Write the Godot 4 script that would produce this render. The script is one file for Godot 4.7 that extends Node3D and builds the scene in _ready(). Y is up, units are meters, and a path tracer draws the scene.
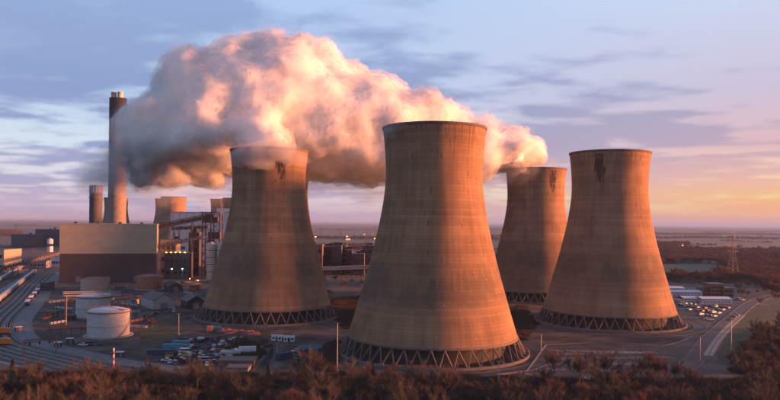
extends Node3D
# A power station at dusk: metres, y up, the camera looks along -Z from 65.8 m above the ground.
const FOCAL := 690.0      # focal length in photograph pixels (780 wide)
const MID_X := 390.0
const MID_Y := 222.0      # row of the true horizon in the middle column
const TILT := 0.0111      # the photograph leans a little
const EYE := 65.8
var rng := RandomNumberGenerator.new()
var mats := {}
var name_count := {}
var quick_build := false

func _ready():
	rng.seed = 4711
	set_camera()
	set_sky_and_sun()
	build_setting()
	build_towers()
	build_works()
	build_yards()
	build_trees()
	build_plume()

func set_camera():
	var c := Camera3D.new()
	c.name = "camera"
	c.near = 1.0
	c.far = 90000.0
	c.projection = Camera3D.PROJECTION_FRUSTUM
	c.size = 2.0 * 200.0 / FOCAL
	c.frustum_offset = Vector2(0, (MID_Y - 200.0) / FOCAL)
	c.position = Vector3(0, EYE, 0)
	c.rotation = Vector3(0, 0, TILT)
	add_child(c)
	c.current = true

func set_sky_and_sun():
	var sun := DirectionalLight3D.new()
	sun.name = "sun"
	sun.light_energy = 1.5
	sun.light_color = Color(1.0, 0.605, 0.4)
	sun.light_angular_distance = 10.0
	sun.shadow_enabled = true
	var az := deg_to_rad(89.5)
	var el := deg_to_rad(4.0)
	var to_sun := Vector3(sin(az) * cos(el), sin(el), -cos(az) * cos(el))
	add_child(sun)
	sun.look_at_from_position(to_sun * 1000.0, Vector3.ZERO)
	var e := Environment.new()
	e.background_mode = Environment.BG_SKY
	e.sky = Sky.new()
	var pm := PanoramaSkyMaterial.new()
	pm.panorama = ImageTexture.create_from_image(sky_image())
	e.sky.sky_material = pm
	e.tonemap_mode = Environment.TONE_MAPPER_LINEAR
	e.tonemap_exposure = 4.4
	e.background_energy_multiplier = 0.231
	e.fog_enabled = true
	e.fog_density = 0.000045
	e.fog_light_color = Color(0.66, 0.8, 1.0)
	e.volumetric_fog_enabled = true
	e.volumetric_fog_density = 0.0
	e.sdfgi_enabled = true
	e.ssao_enabled = true
	e.ssil_enabled = true
	var we := WorldEnvironment.new()
	we.name = "environment"
	we.environment = e
	add_child(we)

func lin(r: float, g: float, b: float) -> Vector3:
	var c := Color(r / 255.0, g / 255.0, b / 255.0).srgb_to_linear()
	return Vector3(c.r, c.g, c.b)

func ramp3(stops: Array, x: float) -> Vector3:
	for i in range(1, stops.size()):
		if x <= stops[i][0]:
			var t: float = clampf((x - stops[i - 1][0]) / (stops[i][0] - stops[i - 1][0]), 0, 1)
			return stops[i - 1][1].lerp(stops[i][1], t)
	return stops[stops.size() - 1][1]

# The evening sky: colours over height, cooler away from the low sun and warmer towards it, with streaky cloud.
func sky_image() -> Image:
	var w := 4096
	var h := 2048
	var im := Image.create(w, h, false, Image.FORMAT_RGBF)
	im.fill(Color(0.16, 0.13, 0.14))
	var cool_cloud := [[0.0, lin(163, 161, 193)], [1.2, lin(186, 174, 203)], [3.0, lin(172, 172, 204)], [6.0, lin(146, 164, 206)], [10.0, lin(140, 162, 206)], [18.0, lin(150, 176, 220)], [40.0, lin(122, 142, 182)], [90.0, lin(100, 116, 152)]]
	var cool_gap := [[0.0, lin(186, 176, 200)], [1.5, lin(222, 202, 214)], [3.0, lin(226, 222, 232)], [6.0, lin(212, 228, 242)], [10.0, lin(186, 212, 242)], [18.0, lin(176, 202, 240)], [40.0, lin(136, 160, 204)], [90.0, lin(106, 126, 168)]]
	var warm_cloud := [[0.0, lin(250, 160, 118)], [0.8, lin(255, 172, 112)], [2.2, lin(255, 194, 126)], [3.6, lin(240, 186, 168)], [6.0, lin(196, 170, 186)], [10.0, lin(172, 172, 200)], [18.0, lin(172, 186, 222)], [40.0, lin(140, 152, 184)], [90.0, lin(104, 118, 152)]]
	var warm_gap := [[0.0, lin(255, 166, 116)], [0.8, lin(255, 188, 114)], [2.2, lin(255, 222, 146)], [3.6, lin(255, 218, 176)], [6.0, lin(228, 184, 188)], [10.0, lin(206, 194, 216)], [18.0, lin(204, 220, 246)], [40.0, lin(156, 172, 206)], [90.0, lin(110, 128, 168)]]
	var big := FastNoiseLite.new()
	big.seed = 11
	big.frequency = 0.22
	big.fractal_octaves = 5
	big.domain_warp_enabled = true
	big.domain_warp_amplitude = 1.4
	big.domain_warp_frequency = 0.25
	var fine := FastNoiseLite.new()
	fine.seed = 5
	fine.frequency = 1.1
	fine.fractal_octaves = 5
	var y := 0
	while y < h / 2:
		var el := (0.5 - (y + 0.5) / h) * 180.0
		var step := 1 if el < 21.0 else 8
		var cc := ramp3(cool_cloud, el)
		var cg := ramp3(cool_gap, el)
		var wc := ramp3(warm_cloud, el)
		var wg := ramp3(warm_gap, el)
		var sh := 1.0 / (tan(deg_to_rad(el)) + 0.045)   # how far away the cloud sheet is met
		var x := 0
		while x < w:
			var az := float(x) / w * TAU
			var warm := 0.5 + 0.5 * cos(az - deg_to_rad(88.0))
			warm = smoothstep(0.40, 0.82, warm)
			var px := sin(az) * sh
			var pz := cos(az) * sh
			var n := big.get_noise_2d(px * 0.9 + 3.0, pz * 0.9) + 0.75 * fine.get_noise_2d(px, pz * 1.3) + 0.3 * fine.get_noise_2d(px * 0.45 + 40.0, pz * 0.6)
			var g := smoothstep(-0.2, 0.34, n)
			var c := cc.lerp(cg, g).lerp(wc.lerp(wg, g), warm)
			if step == 1:
				im.set_pixel(x, y, Color(c.x, c.y, c.z))
			else:
				im.fill_rect(Rect2i(x, y, step, step), Color(c.x, c.y, c.z))
			x += step
		y += step
	return im

# ---------- helpers ----------
# The point of the ground that the photograph shows at a pixel.
func ground_at(px: float, py: float) -> Vector3:
	var dx := px - MID_X
	var dy := py - MID_Y
	var u := dx + TILT * dy
	var v := dy - TILT * dx
	var d := EYE * FOCAL / v
	return Vector3(u / FOCAL * d, 0, -d)

# The point at a known depth.
func point_at(px: float, py: float, d: float) -> Vector3:
	var dx := px - MID_X
	var dy := py - MID_Y
	return Vector3((dx + TILT * dy) / FOCAL * d, EYE - (dy - TILT * dx) / FOCAL * d, -d)

func numbered(called: String) -> String:
	var n: int = name_count.get(called, 0)
	name_count[called] = n + 1
	return called if n == 0 else "%s_%03d" % [called, n]

func thing(called: String, label: String, category: String, at := Vector3.ZERO, turn := 0.0, group := "") -> Node3D:
	var o := Node3D.new()
	o.name = numbered(called)
	add_child(o)
	o.position = at
	o.rotation.y = turn
	tag(o, label, category, group)
	return o

func tag(o: Node3D, label: String, category: String, group := "", kind := ""):
	o.set_meta("label", label)
	o.set_meta("category", category)
	if group:
		o.set_meta("group", group)
	if kind:
		o.set_meta("kind", kind)

func structure(o: Node3D, label := ""):
	o.set_meta("kind", "structure")
	if label:
		o.set_meta("label", label)

func copy_thing(src: Node3D, base: String, at: Vector3, turn: float, label := "", sc := Vector3.ONE) -> Node3D:
	var r: Node3D = src.duplicate()
	r.name = numbered(base)
	add_child(r)
	r.position = at
	r.rotation.y = turn
	r.scale = sc
	if label:
		r.set_meta("label", label)
	return r

func new_st() -> SurfaceTool:
	var st := SurfaceTool.new()
	st.begin(Mesh.PRIMITIVE_TRIANGLES)
	return st

func part(called: String, st: SurfaceTool, m: Material, parent: Node3D, normals := true) -> MeshInstance3D:
	if normals:
		st.generate_normals()
	var mesh := st.commit()
	return place(called, mesh, m, parent)

func place(called: String, mesh: Mesh, m: Material, parent: Node3D, at := Vector3.ZERO) -> MeshInstance3D:
	var o := MeshInstance3D.new()
	o.name = called if parent != self else numbered(called)
	o.mesh = mesh
	o.material_override = m
	o.position = at
	parent.add_child(o, true)
	return o

# A face whose corners run clockwise as seen from outside.
func quad(st: SurfaceTool, a: Vector3, b: Vector3, c: Vector3, d: Vector3):
	for p in [a, b, c, a, c, d]:
		st.set_smooth_group(-1)
		st.add_vertex(p)

func tri(st: SurfaceTool, a: Vector3, b: Vector3, c: Vector3):
	for p in [a, b, c]:
		st.set_smooth_group(-1)
		st.add_vertex(p)

func box(st: SurfaceTool, mid: Vector3, size: Vector3, turn := Basis.IDENTITY):
	var h := size / 2.0
	var p := []
	for k in 8:
		p.append(mid + turn * Vector3(h.x if k & 1 else -h.x, h.y if k & 2 else -h.y, h.z if k & 4 else -h.z))
	quad(st, p[4], p[6], p[7], p[5])
	quad(st, p[1], p[3], p[2], p[0])
	quad(st, p[5], p[7], p[3], p[1])
	quad(st, p[0], p[2], p[6], p[4])
	quad(st, p[6], p[2], p[3], p[7])
	quad(st, p[0], p[4], p[5], p[1])

# A straight bar of square section between two points.
func bar(st: SurfaceTool, a: Vector3, b: Vector3, w: float, t := -1.0):
	var y := (b - a)
	var l := y.length()
	if l < 0.001:
		return
	y /= l
	var x := y.cross(Vector3.UP if absf(y.y) < 0.9 else Vector3.RIGHT).normalized()
	var z := x.cross(y)
	box(st, (a + b) / 2.0, Vector3(w, l, w if t < 0 else t), Basis(x, y, z))

# A round, tapering tube.
func tube(st: SurfaceTool, a: Vector3, b: Vector3, ra: float, rb: float, n := 10, ends := true):
	var y := (b - a).normalized()
	var x := y.cross(Vector3.UP if absf(y.y) < 0.9 else Vector3.RIGHT).normalized()
	var z := x.cross(y)
	for k in n:
		var t0 := TAU * k / n
		var t1 := TAU * (k + 1) / n
		var d0 := x * cos(t0) + z * sin(t0)
		var d1 := x * cos(t1) + z * sin(t1)
		st.set_smooth_group(1)
		for p in [a + d0 * ra, b + d0 * rb, b + d1 * rb, a + d0 * ra, b + d1 * rb, a + d1 * ra]:
			st.add_vertex(p)
		if ends:
			tri(st, b, b + d1 * rb, b + d0 * rb)
			tri(st, a, a + d0 * ra, a + d1 * ra)

# A turned shape: profile of [radius, height], with uv (round the axis, along the profile).
func lathe(prof: Array, n := 48, uvs := false, arc := TAU) -> SurfaceTool:
	var st := new_st()
	st.set_smooth_group(1)
	var m := prof.size()
	for i in m:
		for k in n + 1:
			var a := arc * k / n
			if uvs:
				st.set_uv(Vector2(float(k) / n, prof[i][2]))
			st.add_vertex(Vector3(sin(a) * prof[i][0], prof[i][1], cos(a) * prof[i][0]))
	for i in m - 1:
		for k in n:
			var p := i * (n + 1) + k
			var q := p + n + 1
			for j in [p, q, q + 1, p, q + 1, p + 1]:
				st.add_index(j)
	return st

func mat(key: String, c: Color, rough := 0.8, metal := 0.0) -> StandardMaterial3D:
	if mats.has(key):
		return mats[key]
	var m := StandardMaterial3D.new()
	m.resource_name = key
	m.albedo_color = c.linear_to_srgb()
	m.roughness = rough
	m.metallic = metal
	mats[key] = m
	return m

# A matt surface with soft blotches and grain of its own colour, laid in world metres.
func mottled(key: String, a: Color, b: Color, metres: float, rough := 0.9, bump := 0.0, octaves := 6) -> StandardMaterial3D:
	if mats.has(key):
		return mats[key]
	var m := mat(key, Color.WHITE, rough)
	var n := FastNoiseLite.new()
	n.seed = key.hash() % 1000
	n.frequency = 0.012
	n.fractal_octaves = octaves
	n.fractal_gain = 0.62
	var t := NoiseTexture2D.new()
	t.width = 512
	t.height = 512
	t.seamless = true
	t.noise = n
	var r := Gradient.new()
	r.offsets = PackedFloat32Array([0.2, 0.8])
	r.colors = PackedColorArray([a.linear_to_srgb(), b.linear_to_srgb()])
	t.color_ramp = r
	m.albedo_texture = t
	m.uv1_triplanar = true
	m.uv1_world_triplanar = true
	m.uv1_scale = Vector3.ONE / metres
	if bump > 0.0:
		m.heightmap_enabled = true
		m.heightmap_texture = t
		m.heightmap_scale = bump
	return m

# ---------- ground, roads, fields ----------
func sheet(called: String, pts: Array, y: float, m: Material, parent: Node3D = null) -> MeshInstance3D:
	var flat := PackedVector2Array()
	for p in pts:
		flat.append(Vector2(p.x, p.z))
	var ids := Geometry2D.triangulate_polygon(flat)
	var st := new_st()
	for k in range(0, ids.size(), 3):
		var a := flat[ids[k]]
		var b := flat[ids[k + 1]]
		var c := flat[ids[k + 2]]
		if (b - a).cross(c - a) < 0:
			var t := b
			b = c
			c = t
		tri(st, Vector3(a.x, y, a.y), Vector3(b.x, y, b.y), Vector3(c.x, y, c.y))
	var o := part(called, st, m, self if parent == null else parent)
	if parent == null:
		structure(o)
	return o

func pixels(list: Array) -> Array:
	var out := []
	for k in range(0, list.size(), 2):
		out.append(ground_at(list[k], list[k + 1]))
	return out

# A smooth line through points.
func smooth_line(pts: Array, each := 8) -> Array:
	var out := []
	for i in pts.size() - 1:
		var p0: Vector3 = pts[maxi(i - 1, 0)]
		var p1: Vector3 = pts[i]
		var p2: Vector3 = pts[i + 1]
		var p3: Vector3 = pts[mini(i + 2, pts.size() - 1)]
		for k in each:
			out.append(p1.cubic_interpolate(p2, p0, p3, float(k) / each))
	out.append(pts[pts.size() - 1])
	return out

func side_of(line: Array, i: int) -> Vector3:
	var a: Vector3 = line[maxi(i - 1, 0)]
	var b: Vector3 = line[mini(i + 1, line.size() - 1)]
	var d := (b - a)
	d.y = 0
	return d.normalized().cross(Vector3.UP)

func offset_line(line: Array, by: float) -> Array:
	var out := []
	for i in line.size():
		out.append(line[i] + side_of(line, i) * by)
	return out

# A strip along a line: its top at height y, its sides down to the ground.
func strip(line: Array, wide: float, y: float, low := 0.0) -> SurfaceTool:
	var st := new_st()
	for i in line.size() - 1:
		var s0 := side_of(line, i) * wide / 2.0
		var s1 := side_of(line, i + 1) * wide / 2.0
		var up := Vector3(0, y, 0)
		var dn := Vector3(0, low, 0)
		quad(st, line[i] - s0 + up, line[i + 1] - s1 + up, line[i + 1] + s1 + up, line[i] + s0 + up)
		quad(st, line[i] - s0 + dn, line[i + 1] - s1 + dn, line[i + 1] - s1 + up, line[i] - s0 + up)
		quad(st, line[i] + s0 + up, line[i + 1] + s1 + up, line[i + 1] + s1 + dn, line[i] + s0 + dn)
	return st

func road(called: String, line: Array, wide: float, y: float, m: Material, kerbs := true) -> MeshInstance3D:
	var o := part(called, strip(line, wide, y), m, self)
	structure(o)
	if kerbs:
		for s in [-1.0, 1.0]:
			part("kerb", strip(offset_line(line, s * (wide / 2.0 + 0.2)), 0.4, y + 0.12), mat("kerb", Color(0.11, 0.105, 0.1)), o)
	return o

var rail_road := []

func build_setting():
	var soil := mottled("earth", Color(0.035, 0.03, 0.026), Color(0.115, 0.098, 0.078), 140.0)
	var st := new_st()
	quad(st, Vector3(-30000, 0, 3000), Vector3(-30000, 0, -45000), Vector3(30000, 0, -45000), Vector3(30000, 0, 3000))
	structure(part("ground", st, soil, self))
	var tar := mottled("asphalt", Color(0.02, 0.02, 0.022), Color(0.064, 0.062, 0.064), 110.0, 0.75, 0.0, 9)
	var tar2 := mottled("worn_asphalt", Color(0.045, 0.043, 0.044), Color(0.085, 0.08, 0.078), 30.0, 0.8)
	var yard := mottled("yard_dirt", Color(0.016, 0.014, 0.012), Color(0.105, 0.09, 0.08), 150.0, 0.9, 0.0, 9)
	var grass := mottled("grass", Color(0.026, 0.03, 0.012), Color(0.07, 0.072, 0.03), 60.0)
	var frost := mottled("frosty_ballast", Color(0.1, 0.1, 0.108), Color(0.24, 0.24, 0.26), 24.0)
	var pale_field := mottled("pale_field", Color(0.07, 0.07, 0.05), Color(0.13, 0.125, 0.095), 300.0)  # pale tone also paints the low mist band on the right
	var green_field := mottled("green_field", Color(0.07, 0.072, 0.035), Color(0.12, 0.12, 0.06), 260.0)
	var plough := mottled("ploughed_field", Color(0.06, 0.045, 0.035), Color(0.11, 0.085, 0.065), 220.0)
	# works ground: dark made ground under everything between the towers
	sheet("works_ground", pixels([0, 262, 110, 256, 330, 262, 480, 275, 560, 300, 700, 300, 735, 306, 700, 362, 560, 392, 330, 392, 200, 372, 0, 372]), 0.02, yard)
	# rail yard at the bend
	rail_road = smooth_line(pixels([92, 255, 60, 274, 40, 300, 25, 318, 23, 330, 31, 340, 56, 347.5, 90, 355, 126, 362.5, 180, 369]), 8)
	var ol := offset_line(rail_road, 19.0)
	structure(part("ballast_bed", strip(ol, 32.0, 0.06), frost, self))
	for s in 3:
		var far := pixels([-40, 318 - s * 24, 36 - s * 12, 272 - s * 3])
		structure(part("ballast_bed", strip(far, 13.0, 0.05), frost, self))
	var icy := mottled("icy_road", Color(0.075, 0.078, 0.088), Color(0.15, 0.155, 0.17), 26.0, 0.7)
	road("site_road", rail_road, 10.0, 0.1, icy)
	road("site_road", smooth_line(pixels([-30, 357, 12, 360, 60, 369, 110, 377])), 7.0, 0.09, icy)
	# steel rails on sleepers, each track a thing of its own
	var rail_m := mat("rail_steel", Color(0.3, 0.27, 0.25), 0.35, 0.8)
	var wood := mottled("sleeper", Color(0.035, 0.028, 0.024), Color(0.07, 0.058, 0.05), 3.0)
	for i in 6:
		var line := offset_line(rail_road, 7.5 + 4.6 * i)
		var t := thing("railway_track", ["track hugging the kerb of the curving site road", "second track from the curving site road", "third track from the curving site road", "fourth track from the curving site road", "fifth track from the curving site road", "outermost track of the bend, beside the tree belt"][i], "track", Vector3.ZERO, 0.0, "tracks curving round the site road")
		for s in [-0.75, 0.75]:
			part("rail", strip(offset_line(line, s), 0.16, 0.42, 0.06), rail_m, t)
		var sl := new_st()
		for k in range(0, line.size() - 1):
			var a: Vector3 = line[k]
			var b: Vector3 = line[k + 1]
			var n := int(a.distance_to(b) / 1.4)
			for q in n:
				var d := side_of(line, k)
				box(sl, a.lerp(b, float(q) / n) + Vector3(0, 0.14, 0), Vector3(2.6, 0.2, 0.34), Basis(d, Vector3.UP, d.cross(Vector3.UP)))
		var so := part("sleepers", sl, wood, t)
		so.set_meta("kind", "stuff")
	# car park in front of the right-hand tower, with its bay markings and kerb
	var park := sheet("car_park", pixels([498, 377, 528, 369, 546, 345, 580, 344, 660, 348, 690, 338, 706, 336, 712, 345, 690, 364, 640, 378, 560, 392, 500, 390]), 0.03, tar)
	var paint := mottled("worn_paint", Color(0.4, 0.39, 0.38), Color(0.75, 0.73, 0.7), 5.0)
	for row in [[552, 350.5, 648, 352.5, 34], [546, 354, 662, 352, 36], [540, 359, 672, 357, 36], [536, 364, 668, 364, 32], [532, 369, 650, 371, 28], [502, 381, 530, 373, 9], [520, 378, 620, 379, 22]]:
		var a := ground_at(row[0], row[1])
		var b := ground_at(row[2], row[3])
		var ms := new_st()
		var d := (b - a).normalized()
		var lean := (d * 0.5 + Vector3(0.1, 0, 0.85)).normalized()
		var bays := int(row[4] * 0.55)
		for k in bays:
			var p := a.lerp(b, (k + 0.5) / bays)
			if rng.randf() < 0.12:
				continue
			var w := d * 0.24
			var l := lean * 3.2
			quad(ms, p - w - l + Vector3(0, 0.036, 0), p + w - l + Vector3(0, 0.036, 0), p + w + l + Vector3(0, 0.036, 0), p - w + l + Vector3(0, 0.036, 0))
		part("bay_markings", ms, paint, park).set_meta("kind", "stuff")
	var kl := pixels([496, 375, 527, 371, 546, 345])
	part("kerb", strip(kl, 0.6, 0.3), mat("pale_kerb", Color(0.2, 0.19, 0.175)), park)
	part("kerb", strip(smooth_line(pixels([546.5, 345, 600, 343, 660, 346, 692, 337])), 0.8, 0.3), mat("kerb", Color(0.11, 0.105, 0.1)), park)
	# ring roads round the pond of each near tower
	for s in [[22.3, 353.7], [148.0, 466.0], [-83.5, 475.0]]:
		var ring := []
		for k in 49:
			ring.append(Vector3(s[0] + sin(TAU * k / 48) * 57.0, 0, -s[1] + cos(TAU * k / 48) * 57.0))
		road("ring_road", ring, 7.0, 0.05, tar if s[0] > 0 else yard, s[0] > 0)
	# road, footpath and verge to the right
	var rr := smooth_line(pixels([676, 376, 696, 358, 708, 340, 720, 329, 735, 316, 750, 304, 768, 297, 790, 293]))
	road("access_road", rr, 9.0, 0.1, tar2)
	var fp := smooth_line(pixels([708, 356, 718, 340, 731, 325, 742, 315]))
	structure(part("footpath", strip(fp, 4.5, 0.12), mottled("path", Color(0.24, 0.2, 0.17), Color(0.36, 0.31, 0.27), 12.0), self))
	sheet("grass_verge", pixels([716, 362, 722, 345, 738, 325, 752, 309, 790, 301, 790, 330, 760, 336, 742, 352, 728, 366]), 0.035, grass)
	sheet("visitor_car_park", pixels([672, 299, 682, 293, 745, 297, 738, 308, 722, 318, 706, 326, 690, 318, 676, 308]), 0.03, tar)
	# grass banks and tracks among the works
	sheet("grass_bank", pixels([140, 334, 150, 322, 190, 316, 200, 322, 188, 330, 160, 345, 140, 350]), 0.04, grass)
	sheet("grass_bank", pixels([228, 352, 240, 340, 262, 345, 268, 356, 250, 364]), 0.04, grass)
	sheet("grass_bank", pixels([305, 366, 322, 350, 338, 340, 345, 352, 330, 372]), 0.04, grass)
	sheet("grass_bank", pixels([325, 272, 380, 272, 376, 300, 334, 300]), 0.03, mottled("rough_grass", Color(0.06, 0.045, 0.028), Color(0.11, 0.085, 0.05), 50.0))
	sheet("storage_yard", pixels([156, 347, 176, 334, 214, 330, 258, 334, 246, 346, 226, 362, 196, 370, 150, 362]), 0.045, mottled("dark_yard", Color(0.012, 0.011, 0.011), Color(0.07, 0.062, 0.058), 70.0, 0.9, 0.0, 9))
	for l in [[258, 372, 268, 352, 262, 345, 244, 340], [356, 335, 340, 336, 300, 333, 280, 346, 262, 372], [340, 345, 330, 352, 322, 365, 326, 380]]:
		structure(part("dirt_track", strip(smooth_line(pixels(l)), 6.0, 0.055), tar2, self))
	# fields out to the horizon; the pale ones at right colour in low mist
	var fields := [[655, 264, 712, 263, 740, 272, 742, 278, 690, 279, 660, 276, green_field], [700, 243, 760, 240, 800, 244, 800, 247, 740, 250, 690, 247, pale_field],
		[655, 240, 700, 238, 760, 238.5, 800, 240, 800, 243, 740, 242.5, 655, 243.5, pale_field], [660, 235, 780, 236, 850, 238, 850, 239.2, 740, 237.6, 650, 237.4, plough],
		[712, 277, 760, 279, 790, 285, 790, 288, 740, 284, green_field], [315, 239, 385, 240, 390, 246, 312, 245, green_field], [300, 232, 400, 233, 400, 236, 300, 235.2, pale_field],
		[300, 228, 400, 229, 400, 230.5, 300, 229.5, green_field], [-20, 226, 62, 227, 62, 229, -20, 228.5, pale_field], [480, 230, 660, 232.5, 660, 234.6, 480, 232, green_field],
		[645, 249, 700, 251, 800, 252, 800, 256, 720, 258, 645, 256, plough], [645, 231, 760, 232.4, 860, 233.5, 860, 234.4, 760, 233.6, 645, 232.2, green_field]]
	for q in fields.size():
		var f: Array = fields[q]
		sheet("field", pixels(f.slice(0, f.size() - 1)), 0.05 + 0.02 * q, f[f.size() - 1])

# ---------- cooling towers ----------
const TOWER_H := 114.0
const LINTEL := 8.3
# Radius of the shell at a height.
func shell_radius(y: float) -> float:
	var throat := 90.0
	if y > throat:
		return 24.7 + 1.8 * pow((y - throat) / (TOWER_H - throat), 1.8)
	var k := (throat - y) / (throat - LINTEL)
	return sqrt(24.7 * 24.7 + (43.2 * 43.2 - 24.7 * 24.7) * pow(k, 1.72))

# Weathered concrete: casting joints, rain streaks, a tide of dirt at mid height and a soot patch under the rim.
func concrete_skin(seed_at: int, tone: Color) -> StandardMaterial3D:
	var w := 1280
	var h := 960
	var streak := FastNoiseLite.new()
	streak.seed = seed_at
	streak.frequency = 0.028
	streak.fractal_octaves = 5
	var blot := FastNoiseLite.new()
	blot.seed = seed_at + 50
	blot.frequency = 0.006
	blot.fractal_octaves = 5
	var per_ring := PackedFloat32Array()
	for k in 70:
		per_ring.append(rng.randf_range(0.88, 1.07))
	var runs := PackedFloat32Array()     # how far each rain streak runs down, by column
	for x in w:
		var r := maxf(0.0, streak.get_noise_1d(x * 4.0)) * 1.6
		runs.append(clampf(r + (0.8 * rng.randf() if rng.randf() < 0.02 else 0.0), 0.0, 1.0))
	var im := Image.create(w, h, false, Image.FORMAT_RGB8)
	var stain_c := Vector3(0.05, 0.045, 0.04)
	var base := Vector3(tone.r, tone.g, tone.b)
	for y in h:
		var up := 1.0 - (y + 0.5) / h           # 0 at the lintel, 1 at the rim
		var ring := up * 64.0
		var joint := 0.8 if fmod(ring, 1.0) < 0.14 else 1.0
		var tide := smoothstep(0.10, 0.26, up) * (1.0 - smoothstep(0.27, 0.46, up))
		for x in w:
			var seam := fmod(x, 12.0) < 1.0
			var b := blot.get_noise_2d(x, y * 0.8)
			var s := streak.get_noise_2d(x * 1.3, y * 0.06)
			var v := joint * per_ring[int(ring)] * (1.0 + 0.34 * b + 0.26 * s + 0.1 * (rng.randf() - 0.5))
			if seam:
				v *= 0.86
			var ragged := clampf(tide * (0.5 + 1.5 * b + 0.9 * s), 0.0, 0.72)
			var from_top := (1.0 - up) / 0.13
			var run := clampf((runs[x] * 1.4 - from_top) * 1.2, 0.0, 0.6)
			# soot patch: a ragged cluster of black drips in one place under the rim
			var dx := absf(x - 640.0) / 32.0
			var soot := 0.0
			if dx < 1.0 and up > 0.80 and up < 0.975:
				soot = clampf((1.0 - dx * dx) * 1.3 + 1.9 * streak.get_noise_2d(x * 5.0, y * 0.5) - absf(up - 0.905) * 7.5, 0.0, 0.85)
			var c := base * v
			c = c.lerp(stain_c, clampf(ragged * 0.8 + run, 0.0, 0.75)).lerp(Vector3(0.012, 0.012, 0.012), soot)
			im.set_pixel(x, y, Color(c.x, c.y, c.z).linear_to_srgb())
	# short rust and damp dashes at the formwork ties, and a few pale patch repairs
	for k in 150:
		var dx := rng.randi() % (w - 4)
		var dy := int(pow(rng.randf(), 1.5) * h * 0.62)
		im.fill_rect(Rect2i(dx, dy, 1 + rng.randi() % 3, 6 + rng.randi() % 26), Color(0.06, 0.05, 0.043).linear_to_srgb())
	for k in 60:
		im.fill_rect(Rect2i(rng.randi() % w, int(h * rng.randf_range(0.5, 0.98)), 2 + rng.randi() % 2, 2 + rng.randi() % 3), Color(0.42, 0.38, 0.33).linear_to_srgb())
	var m := StandardMaterial3D.new()
	m.resource_name = "weathered_concrete"
	m.albedo_texture = ImageTexture.create_from_image(im)
	m.roughness = 0.95
	m.metallic_specular = 0.3
	return m

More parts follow.
